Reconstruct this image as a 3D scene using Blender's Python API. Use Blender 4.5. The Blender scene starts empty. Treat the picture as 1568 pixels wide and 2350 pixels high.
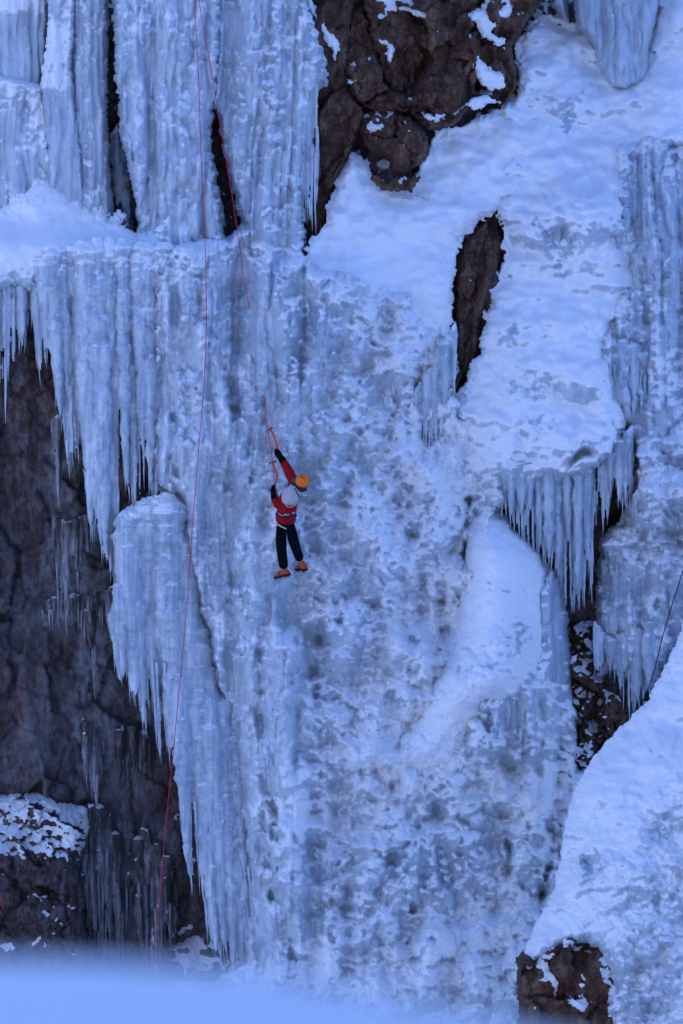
import bpy, math, random, time
import numpy as np
from mathutils import Vector, Matrix

T0 = time.time()
random.seed(11)
SC = bpy.context.scene
COL = SC.collection
f32 = np.float32

# ------------------------------------------------------------------ camera
PITCH = math.radians(6.0)
TH = 0.1355                        # tan of half the vertical field
CAM = Vector((0.0, -60.0, 14.6))
cd = bpy.data.cameras.new('camera')
cam = bpy.data.objects.new('camera', cd)
COL.objects.link(cam)
cam.location = CAM
cam.rotation_euler = (math.pi / 2 - PITCH, 0, 0)
cd.sensor_fit = 'VERTICAL'
cd.sensor_height = 36.0
cd.lens = 18.0 / TH
cd.clip_start = 0.3
cd.clip_end = 2000
cd.dof.use_dof = True
cd.dof.focus_distance = 60.0
cd.dof.aperture_fstop = 2.8
SC.camera = cam

# ------------------------------------------------------------------ sky, sun, exposure
SUN_EL, SUN_AZ = math.radians(20), math.radians(-50)     # behind the cliff: the gorge lies in its shade
w = bpy.data.worlds.new('World')
SC.world = w
w.use_nodes = True
nt = w.node_tree
bg = nt.nodes['Background']
sky = nt.nodes.new('ShaderNodeTexSky')
sky.sky_type = 'NISHITA'
sky.sun_disc = False
sky.sun_elevation = SUN_EL
sky.sun_rotation = SUN_AZ
sky.altitude = 2400
sky.air_density = 1.0
sky.dust_density = 1.6
sky.ozone_density = 2.5
tint = nt.nodes.new('ShaderNodeMix'); tint.data_type = 'RGBA'; tint.blend_type = 'MULTIPLY'; tint.inputs[0].default_value = 1
tint.inputs[7].default_value = (0.89, 0.95, 1.29, 1)
nt.links.new(sky.outputs[0], tint.inputs[6]); nt.links.new(tint.outputs[2], bg.inputs[0])
bg.inputs[1].default_value = 0.15
sd_ = bpy.data.lights.new('sun', 'SUN')
sd_.energy = 3.0
sd_.angle = math.radians(0.5)
sd_.color = (1.0, 0.93, 0.84)
sun = bpy.data.objects.new('sun', sd_)
COL.objects.link(sun)
sdir = Vector((math.sin(SUN_AZ) * math.cos(SUN_EL), math.cos(SUN_AZ) * math.cos(SUN_EL), math.sin(SUN_EL)))
sun.rotation_euler = sdir.to_track_quat('Z', 'Y').to_euler()
sun.location = (20, 60, 60)
SC.view_settings.view_transform = 'Standard'
SC.view_settings.look = 'None'
SC.view_settings.gamma = 1
SC.view_settings.use_curve_mapping = False
SC.view_settings.exposure = 1.52
SC.cycles.max_bounces = 6
SC.cycles.diffuse_bounces = 3
SC.cycles.glossy_bounces = 2

# ------------------------------------------------------------------ mapping: drawing units (1568 x 2350, 143.7 to the metre on the wall) -> world
M = 143.7
CP, SP = math.cos(PITCH), math.sin(PITCH)

def at_np(U, V, Y):
    xc = (U - 784.0) / 1175.0 * TH
    yc = -(V - 1175.0) / 1175.0 * TH
    dy = CP + yc * SP
    dz = -SP + yc * CP
    t = (Y - CAM.y) / dy
    return xc * t, Y, CAM.z + dz * t

def at(u, v, y):
    a = at_np(float(u), float(v), float(y))
    return Vector((a[0], a[1], a[2]))

# ------------------------------------------------------------------ noise
def hsh(ix, iy, s):
    n = ix.astype(np.int64).astype(np.uint32) * np.uint32(374761393) + iy.astype(np.int64).astype(np.uint32) * np.uint32(668265263) + np.uint32((s * 2246822519 + 12345) & 0xffffffff)
    n = (n ^ (n >> np.uint32(13))) * np.uint32(1274126177)
    n = (n ^ (n >> np.uint32(16))) * np.uint32(2654435761)
    n = n ^ (n >> np.uint32(15))
    return n.astype(f32) * f32(1 / 4294967296.0)

def gn(x, y, s=0):
    x = np.asarray(x, f32); y = np.asarray(y, f32)
    ix = np.floor(x); iy = np.floor(y)
    fx = x - ix; fy = y - iy
    ux = fx * fx * fx * (fx * (fx * 6 - 15) + 10); uy = fy * fy * fy * (fy * (fy * 6 - 15) + 10)
    def g(ox, oy):
        a = hsh(ix + ox, iy + oy, s) * f32(2 * math.pi)
        return np.cos(a) * (fx - ox) + np.sin(a) * (fy - oy)
    a = g(0, 0); b = g(1, 0); c = g(0, 1); d = g(1, 1)
    return (a + (b - a) * ux) * (1 - uy) + (c + (d - c) * ux) * uy * 1.0

def fbm(x, y, o=4, s=0, gain=0.5):
    r = 0; a = 1.0; f = 1.0
    for i in range(o):
        r = r + a * gn(x * f, y * f, s + i * 17)
        a *= gain; f *= 2.03
    return r * 1.4

def ridged(x, y, o=4, s=0):
    r = 0; a = 0.5; f = 1.0
    for i in range(o):
        r = r + a * (1 - 2.2 * np.abs(gn(x * f, y * f, s + i * 13)))
        a *= 0.5; f *= 2.1
    return r

def worley(x, y, s=0):
    ix = np.floor(x); iy = np.floor(y)
    f1 = np.full(x.shape, 9, f32); f2 = np.full(x.shape, 9, f32)
    idn = np.zeros(x.shape, f32); ddx = np.zeros(x.shape, f32); ddy = np.zeros(x.shape, f32)
    for oy in (-1, 0, 1):
        for ox in (-1, 0, 1):
            cx = ix + ox; cy = iy + oy
            dx = x - (cx + hsh(cx, cy, s)); dy = y - (cy + hsh(cx, cy, s + 1))
            d = np.sqrt(dx * dx + dy * dy)
            near = d < f1
            f2 = np.where(near, f1, np.minimum(f2, d))
            idn = np.where(near, hsh(cx, cy, s + 2), idn)
            ddx = np.where(near, dx, ddx); ddy = np.where(near, dy, ddy)
            f1 = np.where(near, d, f1)
    return f1, f2, idn, ddx, ddy

def clumps(x, y, s=0, prob=0.85, up=0.75, dn=1.5):
    """rounded clumps, long gentle upper side and short steep under side (y runs down)"""
    ix = np.floor(x); iy = np.floor(y)
    h = np.zeros(x.shape, f32)
    for oy in (-1, 0, 1):
        for ox in (-1, 0, 1):
            cx = ix + ox; cy = iy + oy
            dx = x - (cx + hsh(cx, cy, s)); dy = y - (cy + hsh(cx, cy, s + 1))
            dy = dy * np.where(dy > 0, f32(dn), f32(up))
            r = 0.35 + 0.5 * hsh(cx, cy, s + 2)
            e = hsh(cx, cy, s + 3)
            q = np.clip(1 - (dx * dx + dy * dy) / (r * r), 0, 1)
            h = np.maximum(h, np.where(e < prob, np.sqrt(q) * r * (0.5 + 0.7 * e), 0))
    return h

def ribs(x, y, s=0, L=4.0, drip=0.5):
    """vertical ice ribs: rounded columns along y that swell downward, end in a tip and start again"""
    ix = np.floor(x)
    h = np.zeros(x.shape, f32)
    z = np.zeros(x.shape, f32)
    for o in (-1, 0, 1):
        c = ix + o
        cx = c + hsh(c, z, s)
        Li = L * (0.5 + 1.2 * hsh(c, z, s + 1))
        ph = y / Li + 9 * hsh(c, z, s + 2)
        k = np.floor(ph); t = ph - k
        e = hsh(c, k, s + 3)
        tip = np.clip((t - 0.72) / 0.28, 0, 1)
        w0 = 0.4 + 0.55 * hsh(c, z, s + 4)
        wd = w0 * (1 - 0.85 * tip * tip) * (.35 + .65 * sstep(0, .35, t))
        a = drip * sstep(0, .5, t) * (.5 + .5 * t) * (0.5 + e) * 1.3
        off = (e - 0.5) * 0.35
        q = np.clip(1 - ((x - cx - off) / wd) ** 2, 0, 1)
        q0 = np.clip(1 - ((x - cx) / w0) ** 2, 0, 1)
        h = np.maximum(h, np.maximum(np.sqrt(q0) * (1 - drip) * w0, np.sqrt(q) * ((1 - drip) * w0 + a * wd) * np.minimum(1, t * 12)))
    return h

def sstep(a, b, x):
    t = np.clip((x - a) / (b - a), 0, 1)
    return t * t * (3 - 2 * t)

def blur(a, n=1):
    for _ in range(n):
        p = np.pad(a, 1, mode='edge')
        a = (p[:-2, 1:-1] + p[2:, 1:-1] + p[1:-1, :-2] + p[1:-1, 2:] + 2 * a) / 6
    return a

def sdist(poly, U, V):
    """signed distance to a polygon, positive inside"""
    d = np.full(U.shape, 1e9, f32)
    ins = np.zeros(U.shape, bool)
    n = len(poly)
    for i in range(n):
        x0, y0 = poly[i]; x1, y1 = poly[(i + 1) % n]
        ex, ey = x1 - x0, y1 - y0
        wx = U - x0; wy = V - y0
        t = np.clip((wx * ex + wy * ey) / (ex * ex + ey * ey + 1e-9), 0, 1)
        d = np.minimum(d, (wx - t * ex) ** 2 + (wy - t * ey) ** 2)
        if y0 != y1:
            c = (V >= min(y0, y1)) & (V < max(y0, y1)) & (U < x0 + (V - y0) * ex / ey)
            ins ^= c
    d = np.sqrt(d)
    return np.where(ins, d, -d)

SURF = {}
LAST = {}
def surf(name, u, v):
    U, V, Y = SURF[name]
    i = int(round((v - V[0, 0]) / (V[1, 0] - V[0, 0]))); j = int(round((u - U[0, 0]) / (U[0, 1] - U[0, 0])))
    return float(Y[i, j])

class TPS:
    def __init__(self, pts, reg=0.02):
        p = np.array(pts, float)
        self.c = p[:, :2] / 500.0
        n = len(p)
        K = self.k(self.c[:, None, :], self.c[None, :, :]) + reg * np.eye(n)
        P = np.c_[np.ones(n), self.c]
        A = np.block([[K, P], [P.T, np.zeros((3, 3))]])
        self.w = np.linalg.solve(A, np.r_[p[:, 2], np.zeros(3)])
    @staticmethod
    def k(a, b):
        r2 = ((a - b) ** 2).sum(-1)
        return 0.5 * r2 * np.log(r2 + 1e-9)
    def __call__(self, U, V):
        """evaluated on a coarse lattice, then read off bilinearly"""
        q = 12.0
        us = np.arange(U.min() - q, U.max() + q + 1, q); vs = np.arange(V.min() - q, V.max() + q + 1, q)
        gu, gv = np.meshgrid(us, vs)
        x = gu / 500.0; y = gv / 500.0
        r = self.w[-3] + self.w[-2] * x + self.w[-1] * y
        for (cx, cy), wt in zip(self.c, self.w):
            r2 = (x - cx) ** 2 + (y - cy) ** 2
            r = r + wt * 0.5 * r2 * np.log(r2 + 1e-9)
        fx = (U - us[0]) / q; fy = (V - vs[0]) / q
        ix = np.floor(fx).astype(int); iy = np.floor(fy).astype(int)
        ix = np.clip(ix, 0, len(us) - 2); iy = np.clip(iy, 0, len(vs) - 2)
        fx = fx - ix; fy = fy - iy
        return ((r[iy, ix] * (1 - fx) + r[iy, ix + 1] * fx) * (1 - fy) + (r[iy + 1, ix] * (1 - fx) + r[iy + 1, ix + 1] * fx) * fy).astype(f32)

def blobs(U, V, lst):
    r = np.zeros(U.shape, f32)
    wu = U + 30 * fbm(U / 70, V / 70, 3, 91); wv = V + 40 * fbm(U / 70, V / 90, 3, 95)
    for (u, v, ru, rv, a) in lst:
        r += a * np.exp(-(((wu - u) / ru) ** 2 + ((wv - v) / rv) ** 2)).astype(f32)
    return r

# ------------------------------------------------------------------ materials
def nodes(name):
    m = bpy.data.materials.new(name); m.use_nodes = True
    t = m.node_tree; b = t.nodes['Principled BSDF']
    return m, t, b

def nd(t, typ, **kw):
    n = t.nodes.new(typ)
    for k, v in kw.items():
        if hasattr(n, k): setattr(n, k, v)
        else: n.inputs[k.replace('_', ' ')].default_value = v
    return n

def mixc(t, fac, a, b):
    n = t.nodes.new('ShaderNodeMix'); n.data_type = 'RGBA'
    for i, x in ((0, fac), (6, a), (7, b)):
        if isinstance(x, bpy.types.NodeSocket): t.links.new(x, n.inputs[i])
        elif isinstance(x, (int, float)): n.inputs[i].default_value = x
        else: n.inputs[i].default_value = (*x, 1)
    return n.outputs[2]

def maprange(t, src, a, b, c, d):
    n = t.nodes.new('ShaderNodeMapRange')
    t.links.new(src, n.inputs[0])
    for i, x in enumerate((a, b, c, d)): n.inputs[i + 1].default_value = x
    return n.outputs[0]

def mathn(t, op, a, b=0.0):
    n = t.nodes.new('ShaderNodeMath'); n.operation = op
    for i, x in enumerate((a, b)):
        if isinstance(x, bpy.types.NodeSocket): t.links.new(x, n.inputs[i])
        else: n.inputs[i].default_value = x
    return n.outputs[0]

def wcoord(t, sc):
    tc = t.nodes.new('ShaderNodeNewGeometry'); mp = t.nodes.new('ShaderNodeMapping')
    mp.inputs['Scale'].default_value = sc
    t.links.new(tc.outputs['Position'], mp.inputs['Vector'])
    return mp.outputs[0]

def noise(t, sc, scale, detail=4, rough=0.55):
    n = t.nodes.new('ShaderNodeTexNoise')
    n.inputs['Scale'].default_value = scale; n.inputs['Detail'].default_value = detail; n.inputs['Roughness'].default_value = rough
    t.links.new(wcoord(t, sc), n.inputs['Vector'])
    return n.outputs[0]

SNOW = (0.86, 0.88, 0.90)

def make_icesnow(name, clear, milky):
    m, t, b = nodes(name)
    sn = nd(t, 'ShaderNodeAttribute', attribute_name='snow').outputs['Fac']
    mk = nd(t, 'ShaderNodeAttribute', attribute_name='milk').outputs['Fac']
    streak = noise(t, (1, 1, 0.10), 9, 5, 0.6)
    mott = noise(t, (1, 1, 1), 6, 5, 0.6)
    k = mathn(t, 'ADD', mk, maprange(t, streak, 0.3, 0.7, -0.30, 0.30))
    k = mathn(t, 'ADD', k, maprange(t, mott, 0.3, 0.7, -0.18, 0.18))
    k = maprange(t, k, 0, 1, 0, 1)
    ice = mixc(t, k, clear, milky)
    # crisp edge between snow and ice with grain
    grain = noise(t, (1, 1, 1), 26, 5, 0.65)
    s2 = mathn(t, 'ADD', sn, maprange(t, grain, 0.3, 0.7, -0.28, 0.28))
    s2 = maprange(t, s2, 0.15, 0.85, 0, 1)
    t.links.new(mixc(t, s2, ice, SNOW), b.inputs['Base Color'])
    t.links.new(maprange(t, s2, 0, 1, 0.32, 0.75), b.inputs['Roughness'])
    t.links.new(maprange(t, s2, 0, 1, 0.45, 0.05), b.inputs['Specular IOR Level'])
    bp = t.nodes.new('ShaderNodeBump'); bp.inputs['Strength'].default_value = 0.5; bp.inputs['Distance'].default_value = 0.02
    fine = noise(t, (1, 1, 0.6), 34, 4, 0.6)
    t.links.new(fine, bp.inputs['Height']); t.links.new(bp.outputs[0], b.inputs['Normal'])
    return m

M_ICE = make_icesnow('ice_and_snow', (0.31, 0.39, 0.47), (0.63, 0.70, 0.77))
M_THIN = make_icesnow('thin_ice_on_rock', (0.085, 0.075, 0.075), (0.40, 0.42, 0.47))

def make_rock(name, c1, c2, c3, rust=0.25, frost=0.0):
    m, t, b = nodes(name)
    sn = nd(t, 'ShaderNodeAttribute', attribute_name='snow').outputs['Fac']
    rs = nd(t, 'ShaderNodeAttribute', attribute_name='milk').outputs['Fac']     # rust stain
    big = noise(t, (1, 1, 1.0), 0.9, 6, 0.6)
    mid = noise(t, (1, 1, 1.3), 4.5, 8, 0.7)
    fine = noise(t, (1, 1, 1), 28, 6, 0.7)
    c = mixc(t, maprange(t, big, 0.38, 0.62, 0, 1), c1, c2)
    c = mixc(t, maprange(t, mid, 0.45, 0.72, 0, 0.85), c, c3)
    strat = noise(t, (2.2, 2.2, 0.7), 2.4, 7, 0.7)
    c = mixc(t, maprange(t, strat, 0.50, 0.62, 0, 0.85), c, tuple(min(1, x * 1.25 + .02) for x in c3))
    c = mixc(t, maprange(t, fine, 0.30, 0.75, 0, 0.7), c, tuple(x * 0.35 for x in c1))
    ru = noise(t, (1, 1, 0.7), 2.2, 6, 0.65)
    c = mixc(t, maprange(t, ru, 0.56, 0.72, 0, rust), c, (0.30, 0.12, 0.04))
    c = mixc(t, rs, c, (0.42, 0.10, 0.025))
    fm = nd(t, 'ShaderNodeAttribute', attribute_name='film').outputs['Fac']
    fs = noise(t, (1, 1, .09), 8, 5, .65)
    fg = noise(t, (1, 1, .8), 9, 6, .7)
    ff = mathn(t, 'MULTIPLY', fm, maprange(t, mathn(t, 'ADD', fs, mathn(t, 'MULTIPLY', fg, .6)), .62, .95, 0, 1))
    c = mixc(t, ff, c, (0.36, 0.41, 0.48))
    if frost:
        st = noise(t, (1.6, 1.6, 0.5), 3.0, 6, 0.7)
        c = mixc(t, maprange(t, st, 0.48, 0.75, 0, frost), c, (0.34, 0.38, 0.45))
    grain = noise(t, (1, 1, 1), 30, 5, 0.65)
    s2 = mathn(t, 'ADD', sn, maprange(t, grain, 0.3, 0.7, -0.25, 0.25))
    s2 = maprange(t, s2, 0.38, 0.62, 0, 1)
    t.links.new(mixc(t, s2, c, SNOW), b.inputs['Base Color'])
    b.inputs['Roughness'].default_value = 0.75
    b.inputs['Specular IOR Level'].default_value = 0.25
    bp = t.nodes.new('ShaderNodeBump'); bp.inputs['Strength'].default_value = 0.8; bp.inputs['Distance'].default_value = 0.03
    h = mathn(t, 'ADD', mathn(t, 'MULTIPLY', mid, 1.2), mathn(t, 'MULTIPLY', fine, 0.5))
    t.links.new(h, bp.inputs['Height']); t.links.new(bp.outputs[0], b.inputs['Normal'])
    return m

M_ROCK = make_rock('brown_rock', (0.046, 0.021, 0.013), (0.135, 0.060, 0.034), (0.22, 0.125, 0.09))
M_WALL = make_rock('dark_gorge_rock', (0.050, 0.031, 0.030), (0.090, 0.058, 0.055), (0.15, 0.112, 0.108), 0.25, 0.40)

# ------------------------------------------------------------------ objects
def tag(o, label=None, cat=None, group=None, kind=None):
    for k, v in (('label', label), ('category', cat), ('group', group), ('kind', kind)):
        if v: o[k] = v
    return o

def thing(name, label, cat, loc, group=None):
    e = bpy.data.objects.new(name, None); COL.objects.link(e)
    e.empty_display_size = 0.2
    e.location = loc
    return tag(e, label, cat, group)

def link(name, me, mat, parent=None, origin=None):
    o = bpy.data.objects.new(name, me); COL.objects.link(o)
    if mat and not me.materials: me.materials.append(mat)
    if parent is not None:
        o.parent = parent
        o.matrix_parent_inverse = Matrix.Translation(-parent.location) if parent.parent is None else Matrix.Identity(4)
    return o

def raw_mesh(name, co, faces, mat, parent=None, attrs=None, origin=True, smooth=True):
    co = np.asarray(co, f32)
    org = Vector((0, 0, 0))
    if parent is None and origin:
        org = Vector((float(co[:, 0].mean()), float(co[:, 1].mean()), float(co[:, 2].min())))
        co = co - np.array(org, f32)
    me = bpy.data.meshes.new(name)
    faces = np.asarray(faces, np.int32)
    nf, k = faces.shape
    me.vertices.add(len(co)); me.vertices.foreach_set('co', co.ravel())
    me.loops.add(nf * k); me.loops.foreach_set('vertex_index', faces.ravel())
    me.polygons.add(nf)
    me.polygons.foreach_set('loop_start', np.arange(0, nf * k, k, dtype=np.int32))
    me.polygons.foreach_set('loop_total', np.full(nf, k, np.int32))
    me.polygons.foreach_set('use_smooth', np.full(nf, smooth))
    for nm, a in (attrs or {}).items():
        at_ = me.attributes.new(nm, 'FLOAT', 'POINT')
        at_.data.foreach_set('value', np.ascontiguousarray(a, f32))
    me.update(calc_edges=True)
    me.materials.append(mat)
    o = link(name, me, None, parent)
    o.location = org
    return o

def grid_mesh(name, U, V, Y, keep, snow, milk, mat, parent=None, extra=None):
    X, YY, Z = at_np(U, V, Y)
    ny, nx = U.shape
    idx = np.full(U.shape, -1, np.int64)
    q = keep[:-1, :-1] & keep[1:, :-1] & keep[:-1, 1:] & keep[1:, 1:]
    use = np.zeros(U.shape, bool)
    use[:-1, :-1] |= q; use[1:, :-1] |= q; use[:-1, 1:] |= q; use[1:, 1:] |= q
    idx[use] = np.arange(use.sum())
    fa = np.stack([idx[:-1, :-1][q], idx[1:, :-1][q], idx[1:, 1:][q], idx[:-1, 1:][q]], 1)
    co = np.stack([X[use], np.broadcast_to(YY, U.shape)[use], Z[use]], 1)
    at_ = {'snow': snow[use], 'milk': milk[use]}
    for k_, a_ in (extra or {}).items(): at_[k_] = a_[use]
    return raw_mesh(name, co, fa, mat, parent, at_)

def normal_z(U, V, Y):
    X, YY, Z = at_np(U, V, Y)
    P = np.stack([X, np.broadcast_to(YY, U.shape), Z], -1)
    du = np.gradient(P, axis=1); dv = np.gradient(P, axis=0)
    n = np.cross(dv, du)
    l = np.sqrt((n * n).sum(-1)) + 1e-9
    n = n / l[..., None]
    s = np.where(n[..., 1] > 0, -1, 1)
    return (n[..., 2] * s).astype(f32)

def grid(poly, step, pad=8):
    us = [p[0] for p in poly]; vs = [p[1] for p in poly]
    return [a.astype(f32) for a in np.meshgrid(np.arange(min(us) - pad, max(us) + pad + step, step), np.arange(min(vs) - pad, max(vs) + pad + step, step))]

def layer(name, poly, front, detail, mat=None, step=2.4, thick=0.4, rw=40, en=6, es=30, snow_t=0.30, snow_w=0.10,
          snow_n=0.22, bias=None, milk=None, blurn=2, parent=None, seed=0, sd_fn=None, snow_fn=None, fade=18, grow=0, local=0.0):
    """one body of ice, snow or rock: a relief over an outline, rounded back into the wall along its edge"""
    U, V = grid(poly, step)
    sd = sdist(poly, U, V) + en * fbm(U / es, V / es, 4, seed + 5) + 0.35 * en * fbm(U / 8, V / 8, 2, seed + 6) + grow
    if sd_fn is not None: sd = sd_fn(U, V, sd)
    t = np.clip(sd / rw, 0, 1)
    prof = np.sqrt(np.maximum(1 - (1 - t) ** 2, 0))
    h = detail(U, V, sd) if detail else 0
    LAST['h'] = h
    Y = front(U, V) + thick * (1 - prof) - h * sstep(0, fade, sd)
    nz = blur(normal_z(U, V, Y), blurn)
    b = bias(U, V) if bias is not None else 0
    if snow_fn is not None: snow = snow_fn(U, V, sd, nz)
    else: snow = sstep(snow_t - snow_w, snow_t + snow_w, nz + b + local * (h - blur(h, 40)) + snow_n * fbm(U / 22, V / 24, 5, seed + 40))
    if snow_fn is None or name in ('frozen_waterfall', 'ice_buttress'): Y = Y - .045 * blur(snow, 2) * sstep(0, fade, sd)
    mk = milk(U, V) if milk is not None else 0.5 + 0.3 * fbm(U / 60, V / 160, 3, seed + 50)
    SURF[name] = (U, V, Y)
    return grid_mesh(name, U, V, Y, sd > 0, np.broadcast_to(snow, U.shape), np.broadcast_to(mk, U.shape).astype(f32), mat or M_ICE, parent)

# ------------------------------------------------------------------ the run of the wall: depth (m, smaller = nearer) of the ice and snow front
G = TPS([
    (-150, 420, .9), (80, 395, .70), (0, 480, .45), (250, 490, .55), (100, 500, .18), (400, 560, .10), (100, 600, -.25), (0, 660, -.35), (300, 590, -.20), (500, 600, .0), (-150, 680, -.4),
    (600, 560, .15), (450, 800, -.1), (450, 1000, -.15), (700, 700, -.05), (900, 850, .25), (1000, 1000, .35), (700, 1100, -.1), (650, 1300, -.25),
    (480, 1600, -.2), (650, 1600, -.35), (900, 1300, .0), (1050, 1300, .35), (900, 1650, -.45), (1100, 1750, -.45), (700, 2000, -.75), (1000, 2100, -1.0),
    (800, 2350, -1.6), (1200, 2300, -1.2), (1280, 1900, -.1), (1290, 1720, .3), (500, 2200, -.6), (500, 2450, -1.2), (1000, 2500, -1.9),
    (720, 590, .1), (760, 480, .7), (900, 470, 1.05), (1000, 350, 1.65), (1000, 600, .65), (1040, 800, .35), (850, 700, .2),
    (1060, 290, 1.9), (1180, 120, 2.8), (1270, 40, 3.4), (1400, 200, 2.9), (1560, 80, 3.1), (1300, 360, 2.0), (1200, 500, 1.4), (1300, 510, .95), (1430, 510, 1.1),
    (1140, 700, .85), (1300, 610, 1.05), (1300, 720, .65), (1200, 850, .3), (1400, 900, .3), (1150, 1000, .15), (1300, 1050, -.1), (1420, 1000, .15), (1070, 1000, .35),
    (1560, 450, 1.9), (1560, 700, 1.4), (1560, 950, 1.0), (1560, 1200, .6), (1430, 1250, .75), (1480, 1500, .65), (1400, 1400, .8), (1720, 900, 1.2), (1720, 1400, .4),
    (1110, 1150, .5), (1150, 1300, .1), (1150, 1500, -.3), (1250, 1350, .3), (1050, 1550, -.35), (1200, 1600, -.4), (720, -150, 2.0), (1300, -150, 4.3), (1720, -150, 4.0),
    (0, 1400, .6), (0, 2000, .5), (250, 1800, .6),
])

def gfront(off):
    return lambda U, V: G(U, V) + off

# ------------------------------------------------------------------ relief recipes
def d_snow(a=0.05, s=1):
    return lambda U, V, sd: a * fbm(U / 120, V / 90, 3, s) + 0.012 * clumps(U / 50, V / 46, s + 8, .6, .8, 1.1) + 0.008 * fbm(U / 20, V / 18, 3, s + 7)

def d_rock(a=0.25, s=1, cell=90, grain=1.0):
    """fractured rock: tilted planar facets with sharp breaks and cracks"""
    def f(U, V, sd):
        c0, s0 = math.cos(.5 + s), math.sin(.5 + s)
        wu = U + 7 * fbm(U / 30, V / 30, 3, s); wv = V + 7 * fbm(U / 30, V / 30, 3, s + 3)
        ru = wu * c0 + wv * s0; rv = -wu * s0 + wv * c0
        h = 0
        for k, (c, amp, tl) in enumerate(((cell, 1.0, 2.0), (cell * .42, .42, 1.8), (cell * .17, .13, 1.6), (cell * .08, .05, 1.5))):
            f1, f2, idn, dx, dy = worley((ru if k % 2 == 0 else wu) / c, (rv if k % 2 == 0 else wv) / (c * 1.35 * grain), s + 11 * k)
            tilt = dx * np.sin(idn * 40) * tl + dy * np.cos(idn * 23) * tl
            crack = np.exp(-((f2 - f1) / 0.035) ** 2) * (hsh(np.floor(ru / c), np.floor(rv / c), s + 5) > .35)
            h = h + amp * (1.1 * (idn - 0.5) + tilt - (.5 if k == 0 else .25 if k == 1 else 0) * crack)
        return a * (h * 0.62 + 0.5 * fbm(U / 140, V / 140, 3, s + 60) + 0.10 * ridged(U / 16, V / 20, 4, s + 70) + .22 * ridged(ru / 34, rv / 150, 3, s + 80))
    return f

def d_lump(amp=1.0, s=1):
    """snow-plastered popcorn ice: cauliflower clumps on clumps, parted by creases and pits"""
    def f(U, V, sd):
        wu = U + 12 * fbm(U / 60, V / 60, 3, s) + 2.5 * fbm(U / 14, V / 14, 2, s + 6); wv = V + 12 * fbm(U / 60, V / 60, 3, s + 3) + 2.5 * fbm(U / 14, V / 14, 2, s + 7)
        big = sstep(-.3, .5, fbm(U / 80, V / 80, 3, s + 25))
        h = 0.40 * fbm(U / 130, V / 150, 4, s + 20) + .26 * clumps(wu / 72, wv / 78, s + 30, .8, .9, 1.2)
        h = h + (.08 + .14 * big) * clumps(wu / 33, wv / 33, s + 31, .85, .9, 1.3) + (.10 - .04 * big) * clumps(wu / 17, wv / 17, s + 32, .8, .9, 1.2) + .045 * clumps(wu / 9, wv / 9, s + 33, .75, 1, 1.1) + .02 * fbm(U / 5, V / 5, 2, s + 34)
        pit = clumps((wu + 7) / 44, (wv + 19) / 40, s + 35, .30, 1, .8) + .5 * clumps(wu / 14, wv / 14, s + 36, .2, 1, 1)
        return amp * (h - .09 * pit)
    return f

def d_col(amp=1.0, s=1, w0=95, drip=0.5, lean=0.0, lump=0.35):
    """frozen columns with drips and lumps of snow"""
    def f(U, V, sd):
        wu = U - lean * V + 12 * fbm(U / 90, V / 260, 2, s) + 2.5 * fbm(U / 16, V / 60, 2, s + 2)
        h = 0.26 * ribs(wu / w0, V / w0, s, 5.0, drip * .6) + 0.16 * ribs(wu / (w0 * .36), V / (w0 * .36), s + 10, 7, drip)
        h = h + 0.05 * ribs(wu / (w0 * .13), V / (w0 * .13), s + 20, 12, drip) + 0.015 * ribs(wu / 5, V / 5, s + 25, 20, .3)
        if lump:
            lm = sstep(0.05, .6, fbm(U / 80, V / 110, 3, s + 40) + .25)
            wv = V + 8 * fbm(U / 30, V / 30, 3, s + 43)
            h = h + lump * lm * (0.16 * clumps(wu / 30, wv / 26, s + 50, .6) + 0.07 * clumps(wu / 14, wv / 12, s + 51, .6) + 0.02 * clumps(wu / 7, wv / 6, s + 52, .7))
        return amp * h
    return f

# ------------------------------------------------------------------ the gorge wall (rock) behind everything, and the ground
CL = TPS([(0, 1850, 1.05), (120, 1880, 1.15), (0, 2100, .7), (0, 800, 1.2), (0, 1300, .95), (0, 1700, .85), (100, 1950, .8), (300, 1800, 2.1), (400, 2100, 1.9), (250, 1400, 1.8), (340, 1950, 2.2), (-150, 1300, .9), (0, 2300, .3), (400, 2300, .6),
          (250, 300, 1.75), (520, 400, 1.5), (720, 450, 1.15), (770, 350, 1.2), (900, 150, 2.1), (1100, 150, 2.9), (1100, 600, 1.45), (1080, 850, 1.15), (1320, 1250, 1.5),
          (1400, 1650, 1.7), (1500, 100, 4.2), (1300, 2300, 0.2), (800, 1400, .9), (700, 2000, .1), (1560, 900, 2.4), (0, 300, 2.0), (800, -150, 2.6), (1560, 1500, 1.6), (1560, 2300, .4), (600, 2400, -.6)])
cu = np.r_[np.linspace(-6500, -240, 40)[:-1], np.arange(-240, 1820, 5.0), np.linspace(1820, 8000, 40)[1:]].astype(f32)
cv = np.r_[np.linspace(-3600, -200, 30)[:-1], np.arange(-200, 2540, 5.0), np.linspace(2540, 3300, 8)[1:]].astype(f32)
U, V = np.meshgrid(cu, cv)
Uc = np.clip(U, -240, 1820); Vc = np.clip(V, -200, 2540)
far = np.hypot(U - Uc, V - Vc)
Yc = CL(Uc, Vc)
vis = np.minimum.reduce([np.clip(1 + sdist(p, Uc, Vc) / -60.0, 0, 1) for p in (
    [(-240, 640), (60, 640), (240, 900), (420, 1500), (420, 2300), (-240, 2350)],)])
Yc = Yc + np.maximum(0, (G(Uc, Vc) + 0.4 - Yc)) * vis
dr = d_rock(0.30, 3, 190, 1.1)(U, V, None) + 0.10 * ridged(U / 60, V / 120, 4, 31) + 0.6 * fbm(U / 700, V / 700, 3, 33) * np.clip(far / 300, 0, 1)
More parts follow.
